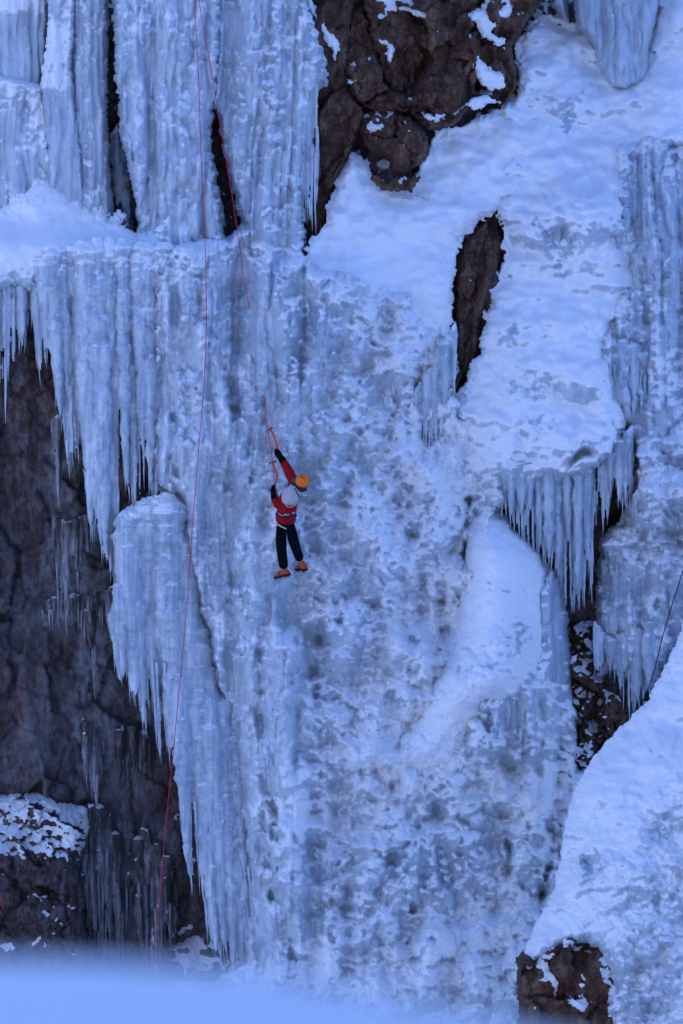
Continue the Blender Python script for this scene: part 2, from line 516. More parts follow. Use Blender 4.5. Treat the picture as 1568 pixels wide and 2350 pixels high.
Yc = Yc - dr
nzc = blur(normal_z(U, V, Yc), 2)
snc = sstep(.52, .72, nzc + .25 * fbm(U / 30, V / 24, 4, 77)) * vis + np.clip(far / 250, 0, 1) * sstep(-.05, .3, fbm(U / 160, V / 260, 4, 79))
rust = 0.9 * np.exp(-((U - 48 - 6 * fbm(U / 20, V / 30, 2, 3)) / 6) ** 2) * sstep(1540, 1600, V) * sstep(1720, 1650, V) * sstep(-.2, .3, fbm(U / 8, V / 22, 3, 5))
rust = rust + 1.0 * np.exp(-((U - 0) / 7) ** 2 - ((V - 2072) / 16) ** 2)
rust = rust + .5 * np.exp(-((U - 18) / 9) ** 2) * sstep(1580, 1620, V) * sstep(1660, 1640, V) * sstep(-.1, .3, fbm(U / 9, V / 25, 3, 6))
film = np.clip(blobs(U, V, [(135, 1050, 22, 90, .8), (165, 1270, 50, 90, 1), (190, 1395, 90, 40, 1), (212, 1500, 24, 90, .7), (215, 1740, 34, 110, 1), (300, 1740, 50, 80, .7), (240, 1960, 60, 90, .9), (240, 2090, 60, 90, 1), (345, 2060, 55, 150, .85), (150, 1620, 90, 60, .35), (480, 2240, 70, 50, .7), (60, 1420, 80, 120, .25), (90, 1720, 60, 60, .3)]), 0, 1)
tag(grid_mesh('cliff', U, V, Yc, np.ones(U.shape, bool), np.clip(snc, 0, 1), rust.astype(f32), M_WALL, extra={'film': film}), kind='structure')

# canyon floor, and two unseen slopes added to shape the light
def sheet(name, xs, ys, zf, snow=1.0, kind='structure'):
    X, Y = np.meshgrid(np.array(xs, f32), np.array(ys, f32))
    Z = zf(X, Y).astype(f32)
    ny, nx = X.shape
    i = np.arange(ny * nx).reshape(ny, nx)
    fa = np.stack([i[:-1, :-1].ravel(), i[:-1, 1:].ravel(), i[1:, 1:].ravel(), i[1:, :-1].ravel()], 1)
    co = np.stack([X.ravel(), Y.ravel(), Z.ravel()], 1)
    return tag(raw_mesh(name, co, fa, M_ICE, None, {'snow': np.full(len(co), snow), 'milk': np.full(len(co), .5)}, origin=False), kind=kind)

sheet('canyon_floor', np.linspace(-600, 600, 81), np.linspace(-600, 30, 61), lambda x, y: -2.5 + .8 * fbm(x / 9, y / 9, 3, 4) + .4 * fbm(x / 3, y / 3, 3, 5))
sheet('sun_block_slope', np.linspace(-1000, 700, 61), np.linspace(4, 520, 41), lambda x, y: 38 + 1.25 * (y - 4) + 1.5 * fbm(x / 20, y / 20, 3, 9))  # unseen rise behind the cliff, steepened to keep the sun off the gorge
sheet('sky_block_slope', np.linspace(-300, 300, 61), np.linspace(-160, -76, 41), lambda x, y: 9 - 1.25 * (y + 76) + 5 * fbm(x / 18, y / 18, 4, 10), .35)  # unseen slope behind the camera, added to cut low skylight

# the rim the photographer stands on: a drift of snow just in front of the camera
DB = 3.3
def bank_z(x, y):
    u = x / (DB * TH) * 1175 + 784
    us = [-9000, -2000, -150, 0, 200, 400, 600, 900, 1200, 1568, 2600, 9000]
    vs = [2500, 2290, 2188, 2188, 2192, 2206, 2232, 2284, 2345, 2425, 2500, 2560]
    vc = np.interp(u, us, vs)
    ang = np.arctan((vc - 1175) / 1175 * TH) + PITCH
    zc = CAM.z - DB * np.tan(ang)
    d = y - CAM.y
    drop = np.where(d > DB, -0.55 * (d - DB) - 0.9 * np.clip(d - DB, 0, 1) ** 2 * .5 - .6 * np.clip(d - 4.5, 0, None) * 1.2, -0.02 * (DB - d))
    return np.maximum(zc + drop + 0.012 * fbm(x / .5, y / .5, 3, 8) * np.clip(np.abs(d - DB) / .6 + np.abs(x) / 2, 0, 1), -3.2)
sheet('snow_bank', np.r_[np.linspace(-60, -2.2, 40), np.arange(-2.0, 2.01, .04), np.linspace(2.2, 60, 40)], np.r_[np.linspace(-110, -61, 40), np.arange(-60.8, -54, .06), np.linspace(-53.9, -42, 30)], bank_z)

# ------------------------------------------------------------------ central frozen waterfall
E_POLY = [(420, 545), (470, 540), (520, 540), (560, 512), (620, 520), (690, 560), (720, 600), (860, 640), (1030, 700), (1060, 860), (1046, 900), (1100, 960), (1180, 1060), (1180, 1160), (1140, 1180), (1110, 1500), (1300, 1560), (1330, 1640),
          (1330, 1760), (1450, 1700), (1400, 1900), (1320, 2100), (1300, 2300), (1300, 2520), (440, 2520), (470, 2280), (545, 2200), (560, 2000), (520, 1700), (480, 1500), (420, 1250), (400, 1150), (345, 1120), (345, 760), (350, 560)]
E_ICE = [(640, 720, 130, 110, -.32), (620, 880, 90, 160, -.30), (760, 900, 60, 120, -.22), (560, 1000, 40, 120, -.25), (600, 1290, 60, 60, -.12), (640, 1560, 60, 160, -.30), (690, 1640, 50, 160, -.22), (520, 1900, 70, 330, -.4),
         (420, 900, 60, 200, -.10), (640, 2150, 70, 150, -.28), (700, 2060, 60, 110, -.26), (1000, 1990, 110, 90, -.34), (830, 2150, 80, 110, -.26), (1170, 1640, 70, 90, -.42), (1160, 1920, 30, 60, -.35), (820, 1440, 60, 30, -.2),
         (880, 1090, 50, 40, -.18), (960, 1200, 230, 300, .34), (900, 1800, 330, 260, .26), (1050, 2200, 300, 220, .24), (720, 2300, 160, 150, .2), (900, 1000, 120, 120, .2), (760, 690, 60, 40, .5), (845, 745, 60, 40, .5), (925, 825, 60, 50, .5), (1000, 880, 40, 50, .3), (1055, 960, 40, 60, .5), (1010, 1040, 60, 50, .4), (1090, 1120, 50, 40, .4), (1035, 1320, 40, 110, .3), (1000, 1500, 50, 90, .4), (930, 1640, 70, 70, .5), (880, 1760, 90, 50, .4), (1100, 1800, 60, 60, .4), (700, 1870, 90, 50, .3), (1240, 1850, 60, 120, .3), (900, 2200, 300, 130, .22), (1150, 2080, 90, 90, .25), (700, 2230, 90, 80, .25), (480, 900, 40, 120, .12), (800, 640, 110, 60, .35), (560, 560, 100, 40, .3), (480, 640, 50, 80, .12), (960, 820, 90, 100, .22), (900, 1500, 200, 120, .12), (1000, 1750, 200, 110, .16), (1030, 1050, 90, 80, .6),
         (760, 1850, 120, 60, .22), (680, 1900, 70, 70, .15), (1250, 1800, 110, 120, .22), (1000, 2250, 250, 90, .1), (700, 2280, 160, 60, .1), (1000, 1620, 110, 60, .4), (900, 1720, 120, 60, .25)]
c_e = d_col(1.0, 101, 90, .55, -.02, 1.0); l_e = d_lump(1.0, 131)
def strokes(U, V, lst):
    r = 0
    wu = U + 7 * fbm(U / 40, V / 50, 3, 421); wv = V
    for pts, wd, a in lst:
        d = np.full(U.shape, 1e9, f32)
        for (x0, y0), (x1, y1) in zip(pts[:-1], pts[1:]):
            ex, ey = x1 - x0, y1 - y0
            t = np.clip(((wu - x0) * ex + (wv - y0) * ey) / (ex * ex + ey * ey), 0, 1)
            d = np.minimum(d, (wu - x0 - t * ex) ** 2 + (wv - y0 - t * ey) ** 2)
        k = np.clip(.55 + .9 * fbm(U / 26, V / 40, 3, 423), .08, 1.2) if a < 0 else 1
        r = r + a * k * np.exp(-d / (wd * wd * 1.5))
    return r
E_STROKES = [([(350, 600), (362, 700), (378, 790), (372, 860), (395, 960)], 8, -.28), ([(487, 760), (524, 880), (564, 1010), (580, 1100)], 11, -.26), ([(398, 1050), (405, 1120), (430, 1190)], 9, -.25),
             ([(475, 1450), (482, 1600), (490, 1700), (485, 1760)], 10, -.30), ([(592, 1500), (600, 1600), (598, 1720)], 8, -.22), ([(630, 1830), (634, 1900), (628, 1990), (640, 2060)], 14, -.38), ([(735, 1440), (720, 1520), (728, 1600)], 8, -.18),
             ([(1075, 1150), (1072, 1230), (1064, 1300)], 7, -.45), ([(1010, 1380), (1015, 1440), (1000, 1500)], 10, -.26), ([(1115, 1600), (1118, 1700), (1122, 1750)], 11, -.30), ([(1160, 1880), (1165, 1960), (1172, 2000)], 12, -.36),
             ([(940, 2050), (945, 2090)], 6, -.35), ([(805, 2290), (825, 2350)], 7, -.35), ([(600, 900), (606, 965)], 9, -.25), ([(455, 640), (462, 720)], 8, -.2), ([(1262, 1990), (1240, 2060)], 10, -.4), ([(560, 1240), (570, 1340)], 9, -.16),
             ([(470, 760), (505, 880), (540, 1010), (562, 1090)], 24, .22), ([(560, 1500), (590, 1750), (600, 2000)], 28, .20), ([(655, 1500), (670, 1650), (684, 1790)], 32, .24), ([(450, 1250), (500, 1500), (530, 1700)], 22, .14), ([(700, 880), (722, 1050)], 30, .16), ([(640, 640), (650, 800)], 30, .12)]
E_BULGE = [(900, 1180, 120, 70, .22), (960, 1480, 100, 80, .28), (850, 1750, 120, 80, .30), (720, 1900, 80, 60, .22), (1050, 1880, 80, 70, .22), (760, 2040, 80, 60, .2), (1000, 2200, 150, 70, .28), (1240, 1830, 80, 90, .3), (1230, 2000, 60, 60, .25), (860, 1330, 90, 60, .2), (1020, 1640, 80, 60, .25), (600, 2300, 70, 50, .25), (520, 620, 70, 40, .2), (900, 960, 90, 70, .18)]
def knobs(U, V):
    """little snow-capped knobs scattered over the ice"""
    xu = U + 3 * fbm(U / 18, V / 18, 2, 461); xv = V + 3 * fbm(U / 18, V / 18, 2, 462)
    reg = sstep(-.45, .35, fbm(U / 60, V / 80, 3, 463))
    return reg * np.maximum(clumps(xu / 19, xv / 18, 464, .42, .9, 1.5), np.maximum(.7 * clumps(xu / 11, xv / 10, 465, .5, .9, 1.5), 1.2 * clumps(xu / 30, xv / 26, 466, .22, .9, 1.6)))
def d_e(U, V, sd):
    wl = sstep(.2, .8, .5 + blobs(U, V, [(430, 900, 130, 420, -.7), (480, 1700, 110, 400, -.6), (640, 760, 120, 160, -.6), (600, 1000, 90, 160, -.35), (640, 1650, 70, 220, -.45), (560, 2000, 110, 300, -.6), (640, 2150, 90, 160, -.3),
                                          (950, 1200, 260, 420, .6), (900, 1850, 300, 300, .5), (1000, 1990, 90, 80, -.7), (1170, 1650, 70, 90, -1.2), (560, 560, 120, 50, .4)]))
    return .11 * knobs(U, V) + .42 * fbm(U / 120, V / 380, 3, 171) + strokes(U, V, E_STROKES) + blobs(U, V, E_BULGE) + .22 * ribs((U + 20 * fbm(U / 150, V / 300, 2, 175)) / 130, V / 130, 176, 4, .6) * 1.0 + 1.6 * c_e(U, V, sd) * (1 - wl) + 1.15 * l_e(U, V, sd) * (0.25 + .75 * wl)
def relief_snow(lst, seed, t=.34, wdt=.30, kh=2.6):
    def f(U, V, sd, nz):
        h = LAST['h']
        q = .75 * nz + kh * (h - blur(h, 60)) + blobs(U, V, lst) + .36 * fbm(U / 120, V / 140, 4, seed) + .07 * fbm(U / 13, V / 13, 3, seed + 3) + .06
        q = q + .75 * knobs(U, V) - .10
        return sstep(t - wdt, t + wdt, q)
    return f
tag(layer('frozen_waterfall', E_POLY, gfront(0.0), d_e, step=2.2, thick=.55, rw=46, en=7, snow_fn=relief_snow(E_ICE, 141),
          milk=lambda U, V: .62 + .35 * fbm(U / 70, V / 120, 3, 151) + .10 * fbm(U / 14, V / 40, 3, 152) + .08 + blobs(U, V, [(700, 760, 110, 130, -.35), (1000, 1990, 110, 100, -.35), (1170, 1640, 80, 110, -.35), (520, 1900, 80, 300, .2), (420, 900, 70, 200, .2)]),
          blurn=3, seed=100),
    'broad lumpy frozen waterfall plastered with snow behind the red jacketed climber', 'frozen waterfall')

# ------------------------------------------------------------------ snow: the gully, the right hand slope, the left ledge, the cone
S1 = [(690, 620), (700, 570), (745, 520), (748, 470), (775, 400), (800, 345), (830, 352), (852, 395), (880, 425), (930, 435), (960, 390), (1000, 300), (1070, 285), (1160, 240), (1300, 240), (1260, 420), (1160, 470), (1100, 515), (1060, 555), (1048, 610), (1040, 720), (1030, 800), (990, 860), (920, 830), (850, 750), (770, 700)]
smooth_snow = lambda U, V, sd, nz: np.clip(1 - .9 * sstep(.05, -.05, sd - 3) + 0 * U, 0, 1)
def snow_spots(lst, t=.22):
    def f(U, V, sd, nz):
        k = blobs(U, V, lst)
        return np.clip(1 - sstep(t, t + .55, k * (.75 + 1.1 * fbm(U / 16, V / 13, 5, 303)) - .25 * (nz - .3)), 0, 1)
    return f
tag(layer('snow_gully', S1, gfront(-.10), lambda U, V, sd: d_snow(.20, 5)(U, V, sd) + .10 * clumps(U / 30, V / 24, 9, .4) * blobs(U, V, [(870, 740, 70, 60, 1), (960, 800, 80, 50, .8), (1040, 540, 30, 30, .8)]), thick=.24, rw=70, en=9, es=26, seed=200,
          snow_fn=snow_spots([(830, 720, 24, 12, 1.0), (870, 730, 20, 12, 1.1), (905, 680, 8, 8, .7), (970, 455, 12, 8, .9), (945, 450, 10, 5, .9), (800, 690, 14, 12, .9)])), kind='structure')

S2 = [(1140, 430), (1160, 300), (1150, 250), (1188, 200), (1176, 108), (1200, 70), (1232, 38), (1268, 30), (1300, 45), (1322, 52), (1345, 60), (1372, 90), (1388, 140), (1420, 172), (1455, 165), (1480, 130), (1497, 60), (1500, -40), (1512, -160),
      (1720, -160), (1720, 330), (1590, 350), (1500, 345), (1475, 370), (1450, 430), (1440, 500), (1470, 560), (1500, 640), (1450, 700), (1405, 760), (1395, 820), (1430, 900), (1445, 960), (1430, 1010), (1400, 1060), (1340, 1100), (1280, 1108), (1200, 1105),
      (1140, 1125), (1090, 1140), (1040, 1100), (985, 1020), (1030, 1000), (1045, 930), (1065, 870), (1098, 800), (1112, 720), (1128, 660), (1155, 590), (1150, 520), (1138, 490)]
S2_SPOTS = [(1180, 775, 26, 20, 1.2), (1160, 740, 12, 30, .7), (1225, 895, 50, 10, .9), (1180, 905, 30, 10, .8), (1260, 880, 30, 8, .7), (1235, 970, 44, 16, .8), (1200, 660, 14, 10, .3), (1310, 240, 30, 24, 1.0), (1290, 260, 16, 30, .8), (1250, 225, 20, 12, .7), (1180, 380, 8, 22, .6),
            (1205, 190, 12, 12, .9), (1245, 545, 16, 26, 1.2), (1215, 560, 16, 20, 1.0), (1300, 555, 40, 22, 1.0), (1400, 530, 34, 26, 1.0), (1345, 470, 60, 30, .45), (1340, 1040, 36, 16, 1.0), (1200, 1100, 60, 16, .8), (1100, 1130, 20, 12, 1.0), (1390, 960, 20, 50, .6), (1370, 1090, 40, 16, .7)]
def lips(U, V, lst):
    wv = V + 22 * fbm(U / 60, V / 60, 3, 411); wu = U + 20 * fbm(U / 60, V / 60, 3, 412)
    r = 0
    for (u, ru, v0, v1, a) in lst:
        t = (wv - v0) / (v1 - v0)
        r = r + a * np.where(t < 1, sstep(0, 1, t), sstep(1.34, 1.0, t)) * np.exp(-((wu - u) / ru) ** 4)
    return r
S2_LIPS = [(1350, 100, 340, 508, .45), (1220, 40, 420, 535, .25), (1300, 110, 640, 870, .24), (1190, 50, 640, 765, .16), (1290, 120, 900, 1070, .30), (1400, 50, 700, 960, .25), (1130, 60, 860, 1080, .2), (1250, 80, 120, 220, .16), (1540, 60, 60, 330, .3)]
def d_s2(U, V, sd):
    k = np.clip(blobs(U, V, S2_SPOTS) + blobs(U, V, [(1330, 500, 120, 50, .5), (1260, 1070, 170, 50, .9), (1400, 860, 40, 80, .5), (1540, 200, 60, 120, .7)]), 0, 1)
    return d_snow(.24, 6)(U, V, sd) + lips(U, V, S2_LIPS) - .55 * np.exp(-((U - 1335) / 24) ** 2 - ((V - 1040 + .5 * (U - 1335) - .02 * (U - 1335) ** 2) / 9) ** 2) + k * (.10 * clumps(U / 26, V / 22, 19, .7) + .05 * clumps(U / 12, V / 11, 20, .7))
tag(layer('snow_slope', S2, gfront(-.12), d_s2, thick=.30, rw=70, en=12, es=34, seed=220, snow_fn=lambda U, V, sd, nz: np.minimum(snow_spots(S2_SPOTS, .24)(U, V, sd, nz), sstep(-.62, -.12, nz + .30 * fbm(U / 22, V / 26, 5, 225)))), kind='structure')

B = [(-160, 500), (-20, 480), (15, 462), (50, 425), (82, 386), (110, 392), (135, 405), (160, 408), (195, 428), (250, 478), (310, 526), (350, 522), (380, 530), (440, 548), (500, 565), (530, 590), (505, 625), (440, 612), (395, 596), (345, 602), (300, 586), (240, 592), (180, 606), (130, 616), (85, 650), (40, 662), (0, 676), (-160, 690)]
tag(layer('snow_ledge', B, gfront(-.14), lambda U, V, sd: d_snow(.10, 8)(U, V, sd) + .16 * np.exp(-((V - 575) / 40) ** 2) + sstep(550, 610, V - 40 * sstep(300, 160, U)) * (.14 * clumps(U / 30, V / 24, 29, .8) + .06 * clumps(U / 13, V / 11, 30, .8)), thick=.22, rw=50, en=26, es=44, seed=240,
          snow_fn=lambda U, V, sd, nz: np.clip(1 - sstep(.1, .5, sstep(550, 600, V - 50 * sstep(300, 160, U)) * (.55 + 1.1 * fbm(U / 22, V / 18, 4, 245) - nz * .9)), 0, 1)), kind='structure')

MC = [(1080, 1150), (1100, 1128), (1125, 1134), (1150, 1165), (1185, 1215), (1235, 1262), (1262, 1300), (1285, 1345), (1280, 1420), (1262, 1500), (1245, 1570), (1200, 1605), (1120, 1620), (1095, 1700), (1060, 1770), (960, 1790), (870, 1760), (905, 1700), (960, 1640), (1020, 1500), (1045, 1430), (1062, 1320), (1070, 1220)]
tag(layer('snow_cone', MC, lambda U, V: G(U, V) - .16 - .50 * sstep(1450, 1640, V) - .95 * np.exp(-((U - (1105 + .10 * (V - 1145) - .6 * np.clip(V - 1500, 0, None))) / 105) ** 2) * sstep(1120, 1300, V) * sstep(1700, 1540, V), lambda U, V, sd: d_snow(.08, 10)(U, V, sd) + sstep(1380, 1500, V) * (.10 * clumps(U / 28, V / 22, 39, .8) + .06 * clumps(U / 13, V / 11, 40, .7)), thick=.8, rw=90, en=6, es=24, seed=260,
          snow_fn=snow_spots([(1110, 1350, 8, 8, .8), (1140, 1360, 14, 8, .8), (1180, 1290, 8, 10, .6), (1175, 1370, 10, 14, .6), (1060, 1540, 24, 18, 1.1), (1120, 1530, 40, 20, .9), (1180, 1480, 50, 40, .6), (1210, 1440, 20, 40, .6), (1090, 1480, 24, 24, .5)])),
    'tall white cone of drifted snow against the icy wall under the fringe of icicles', 'snow cone')

M2 = [(1225, 1370), (1258, 1300), (1280, 1300), (1300, 1350), (1308, 1420), (1312, 1520), (1318, 1640), (1290, 1660), (1255, 1650), (1240, 1700), (1180, 1730), (1112, 1720), (1108, 1600), (1180, 1580), (1225, 1500)]
tag(layer('ice_flank', M2, lambda U, V: G(U, V) - .22 + .004 * np.clip(U - 1235, 0, None), d_col(.8, 301, 70, .4, .02, .15), thick=.5, rw=50, en=6, seed=280, snow_t=.45, snow_n=.3,
          bias=lambda U, V: blobs(U, V, [(1290, 1560, 30, 60, .3), (1120, 1590, 60, 16, .5), (1160, 1640, 40, 40, .1)]), milk=lambda U, V: .28 + .3 * fbm(U / 40, V / 160, 3, 283)),
    'blue grey streaked ice on the right flank of the snow cone', 'ice')

# ------------------------------------------------------------------ upper left columns
COLS = [
    ('ice_curtain', [(-160, -160), (110, -160), (112, 40), (112, 150), (112, 250), (50, 246), (-160, 250)], lambda U, V: 1.15 - .0008 * (V - 190) + 0 * U, d_col(.7, 401, 60, .3, 0, .1), dict(thick=.18, rw=18, grow=7, bias=lambda U, V: sstep(50, 10, V) * .6 - .05),
     'short blue ice curtain under the snow cap in the top left corner'),
    ('ice_curtain', [(-160, 190), (0, 176), (60, 186), (100, 200), (118, 330), (128, 470), (84, 465), (40, 500), (0, 540), (-160, 560)], lambda U, V: .98 - .0006 * (V - 190) + 0 * U, d_col(.9, 411, 70, .4, 0, .7), dict(thick=.18, rw=18, grow=7, bias=lambda U, V: blobs(U, V, [(30, 215, 90, 45, .55), (95, 310, 28, 90, .5), (0, 380, 60, 50, -.1)])),
     'squat ice curtain with a lumpy white snow top above the snow ledge'),
    ('ice_column', [(98, 190), (112, 100), (122, -160), (182, -160), (170, 60), (162, 150), (176, 260), (188, 360), (200, 510), (140, 500), (112, 420), (104, 260)], lambda U, V: .80 - .0004 * V + 0 * U, d_col(.8, 421, 60, .3, 0, .3), dict(thick=.20, rw=18, grow=8, bias=lambda U, V: blobs(U, V, [(135, 90, 50, 110, .75), (130, 190, 60, 24, .5)]) - .08),
     'narrow ice column with a smooth white snow shoulder beside the short curtains'),
    ('ice_column', [(166, -160), (246, -160), (243, 100), (240, 230), (245, 340), (250, 430), (262, 540), (230, 550), (186, 510), (176, 400), (170, 230)], lambda U, V: .92 - .0004 * V + 0 * U, d_col(.9, 431, 50, .4, 0, .8), dict(thick=.20, rw=18, grow=8, bias=lambda U, V: blobs(U, V, [(215, 120, 25, 160, .12), (180, 0, 30, 50, .3)])),
     'grey ice column speckled with snow left of the dark vertical crack'),
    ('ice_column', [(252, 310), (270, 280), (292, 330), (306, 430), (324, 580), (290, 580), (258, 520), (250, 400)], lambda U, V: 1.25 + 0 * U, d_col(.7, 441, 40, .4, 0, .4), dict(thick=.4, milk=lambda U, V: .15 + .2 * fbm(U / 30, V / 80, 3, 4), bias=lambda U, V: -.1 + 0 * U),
     'recessed dark grey ice column deep inside the vertical crack'),
    ('ice_column', [(250, -160), (505, -160), (497, 100), (492, 200), (488, 280), (490, 350), (503, 420), (512, 478), (526, 600), (510, 640), (440, 620), (380, 610), (330, 600), (318, 575), (306, 450), (294, 400), (276, 320), (262, 180)], lambda U, V: .72 - .0006 * V - .12 * np.exp(-((U - 380) / 90) ** 2) + 0 * U, d_col(1.25, 451, 58, .62, -.02, .8), dict(thick=.40, rw=22, en=7, sd_fn=lambda U, V, sd: sd + 16 * sstep(275, 225, V) * (U > 400), milk=lambda U, V: .62 + .3 * fbm(U / 50, V / 140, 3, 455), bias=lambda U, V: -.06 + blobs(U, V, [(480, 60, 30, 60, .2), (360, 500, 60, 60, .06), (300, 20, 60, 40, .2)])),
     'broad pale ice column rising from the snow ledge left of the ropes'),
    ('ice_column', [(494, -160), (690, -160), (708, 0), (740, 90), (752, 150), (758, 190), (728, 215), (715, 300), (706, 400), (700, 470), (704, 560), (700, 630), (640, 640), (570, 600), (556, 530), (540, 470), (524, 400), (508, 320), (497, 250), (494, 120)], lambda U, V: .78 - .0007 * V + 0.0009 * np.abs(U - 610) + 0 * U, d_col(1.25, 471, 54, .6, -.06, 1.1), dict(thick=.40, rw=22, en=7, sd_fn=lambda U, V, sd: sd + 16 * sstep(275, 225, V) * (U < 600), bias=lambda U, V: -.02 + blobs(U, V, [(680, 80, 60, 110, .28), (640, 250, 40, 160, .1), (640, 580, 70, 40, .35)])),
     'broad ice column with snowy lumps between the narrow dark gap and the brown rock'),
]
for nm, poly, fr, de, kw, lab in COLS:
    a = dict(step=2.3, rw=34, en=4, es=24, local=1.2, snow_t=.42, snow_w=.22, snow_n=.28, seed=500 + len(lab))
    a.update(kw)
    tag(layer(nm, poly, fr, de, **a), lab, 'ice column' if nm == 'ice_column' else 'ice curtain', 'ice columns above the snow ledge')

# ------------------------------------------------------------------ right hand ice
J = [(1306, -160), (1530, -160), (1512, 20), (1498, 100), (1490, 190), (1440, 215), (1400, 210), (1376, 180), (1358, 110), (1340, 80), (1322, 70), (1316, 20)]
tag(layer('ice_column', J, lambda U, V: 2.92 + .0006 * np.abs(U - 1425) - .0003 * V, d_col(1.2, 601, 46, .4, 0, .12), thick=.5, rw=24, en=3, seed=600, snow_t=.5, bias=lambda U, V: blobs(U, V, [(1400, -5, 80, 14, .5), (1440, 150, 10, 30, .2)]), milk=lambda U, V: .42 + .25 * fbm(U / 40, V / 160, 3, 6)),
    'grey blue ice column plunging into the snow slope at the top right', 'ice column', 'ice columns above the snow slope')
tag(layer('ice_column', [(1262, -160), (1304, -160), (1306, 0), (1310, 54), (1296, 50), (1280, 30), (1262, 10)], lambda U, V: 3.1 + 0 * U, d_col(.7, 611, 40, .3, 0, .2), thick=.6, rw=22, en=3, seed=610),
    'slim ice column beside the dark slit at the top of the snow slope', 'ice column', 'ice columns above the snow slope')

K = [(1405, 330), (1500, 285), (1720, 285), (1720, 1600), (1600, 1480), (1545, 1500), (1510, 1560), (1478, 1592), (1440, 1560), (1400, 1545), (1368, 1560), (1362, 1450), (1362, 1380), (1368, 1290), (1378, 1232), (1420, 1190), (1448, 1120), (1452, 1050), (1430, 980), (1370, 900), (1350, 780), (1390, 700), (1440, 640), (1420, 560), (1400, 480)]
c_k = d_col(1.0, 701, 60, .5, .03, .9); l_k = d_lump(1.1, 721)
def d_k(U, V, sd):
    wl = sstep(.2, .8, .45 + blobs(U, V, [(1530, 450, 60, 130, -.5), (1440, 880, 60, 110, -.7), (1540, 650, 40, 120, -.4), (1500, 1150, 120, 130, .6), (1400, 1400, 60, 120, -.3), (1500, 1400, 30, 120, -.4)]))
    return 1.5 * c_k(U, V, sd) * (1 - wl) + 1.4 * l_k(U, V, sd) * (.3 + .7 * wl)
tag(layer('ice_buttress', K, gfront(.02), d_k, thick=.8, rw=50, en=8, seed=700,
          snow_fn=relief_snow([(1530, 450, 70, 120, -.25), (1430, 880, 60, 100, -.4), (1545, 660, 40, 110, -.3), (1490, 1130, 130, 140, .38), (1470, 700, 50, 60, .12), (1540, 900, 50, 120, .25), (1400, 1400, 50, 100, -.1), (1420, 1240, 50, 40, .3)], 741),
          milk=lambda U, V: .52 + .35 * fbm(U / 50, V / 140, 3, 703)),
    'lumpy snow speckled ice buttress along the right edge above the nearer bank', 'ice')

# ------------------------------------------------------------------ the nearer snow bank on the right with its rock foot
PB = TPS([(1450, 1640, -2.4), (1380, 1710, -2.6), (1545, 1480, -2.0), (1720, 1290, -1.6), (1320, 1800, -3.0), (1280, 1990, -3.7), (1195, 2200, -4.6), (1230, 2130, -4.4), (1568, 1800, -4.0), (1568, 2200, -5.4), (1400, 2300, -5.2), (1450, 2000, -4.6), (1300, 2200, -4.9), (1720, 1700, -3.4), (1720, 2500, -6.4), (1250, 2500, -5.4)])
P = [(1720, 1270), (1620, 1360), (1570, 1420), (1546, 1482), (1510, 1560), (1480, 1610), (1450, 1645), (1400, 1690), (1365, 1732), (1330, 1785), (1305, 1850), (1292, 1910), (1284, 1980), (1268, 2040), (1240, 2095), (1212, 2160), (1196, 2205), (1200, 2240), (1222, 2236), (1240, 2215), (1272, 2192), (1300, 2165), (1350, 2165), (1385, 2190), (1400, 2260), (1385, 2340), (1370, 2540), (1720, 2540)]
PS = [(1365, 1975, 30, 26, 1.2), (1345, 1960, 20, 10, .9), (1540, 1890, 50, 60, .7), (1500, 2050, 60, 40, .8), (1450, 2150, 50, 60, .85), (1530, 2250, 60, 80, .9), (1420, 2280, 40, 60, .9), (1560, 2100, 40, 40, .7), (1350, 2180, 40, 20, .6), (1500, 1720, 50, 16, .5), (1480, 2330, 60, 40, .8), (1560, 1700, 40, 16, .5)]
def d_p(U, V, sd):
    k = np.clip(blobs(U, V, [(1560, 1950, 110, 160, .9), (1480, 2250, 140, 200, 1.1), (1365, 1975, 50, 40, .8)]), 0, 1)
    return d_snow(.14, 12)(U, V, sd) + k * (.9 * l_k(U, V, sd)) + .012 * gn(( U + V * .38) / 6, (V - U * .38) / 260, 44) * (1 - k)
tag(layer('snow_bank', P, PB, d_p, thick=.45, rw=60, en=6, es=30, seed=800,
          snow_fn=lambda U, V, sd, nz: np.clip(snow_spots(PS, .22)(U, V, sd, nz) - sstep(.15, -.25, nz - .1 + .2 * fbm(U / 20, V / 20, 3, 808)) * .75, 0, 1)), kind='structure')
R = [(1182, 2205), (1196, 2180), (1225, 2190), (1255, 2160), (1290, 2135), (1350, 2130), (1400, 2160), (1425, 2260), (1415, 2540), (1180, 2540), (1182, 2420), (1190, 2330)]
def rock_snow(t=.5, seed=1, n=.5):
    return lambda U, V, sd, nz: sstep(t - .06, t + .06, nz + n * fbm(U / 26, V / 22, 4, seed))
tag(layer('rock_outcrop', R, lambda U, V: PB(U, V) + .24, d_rock(.26, 51, 110), mat=M_ROCK, thick=.4, rw=24, en=5, seed=820, snow_fn=lambda U, V, sd, nz: np.clip(sstep(.35, .6, blobs(U, V, [(1258, 2238, 13, 48, 1), (1325, 2275, 28, 22, .9), (1240, 2335, 6, 6, 1), (1300, 2170, 40, 16, .8), (1395, 2230, 16, 60, .7)]) * (1 + .8 * fbm(U / 14, V / 14, 4, 52))) + sstep(.85, 1, nz), 0, 1), milk=lambda U, V: 0 * U),
    'dark brown rock at the foot of the nearer right hand snow bank', 'rock')

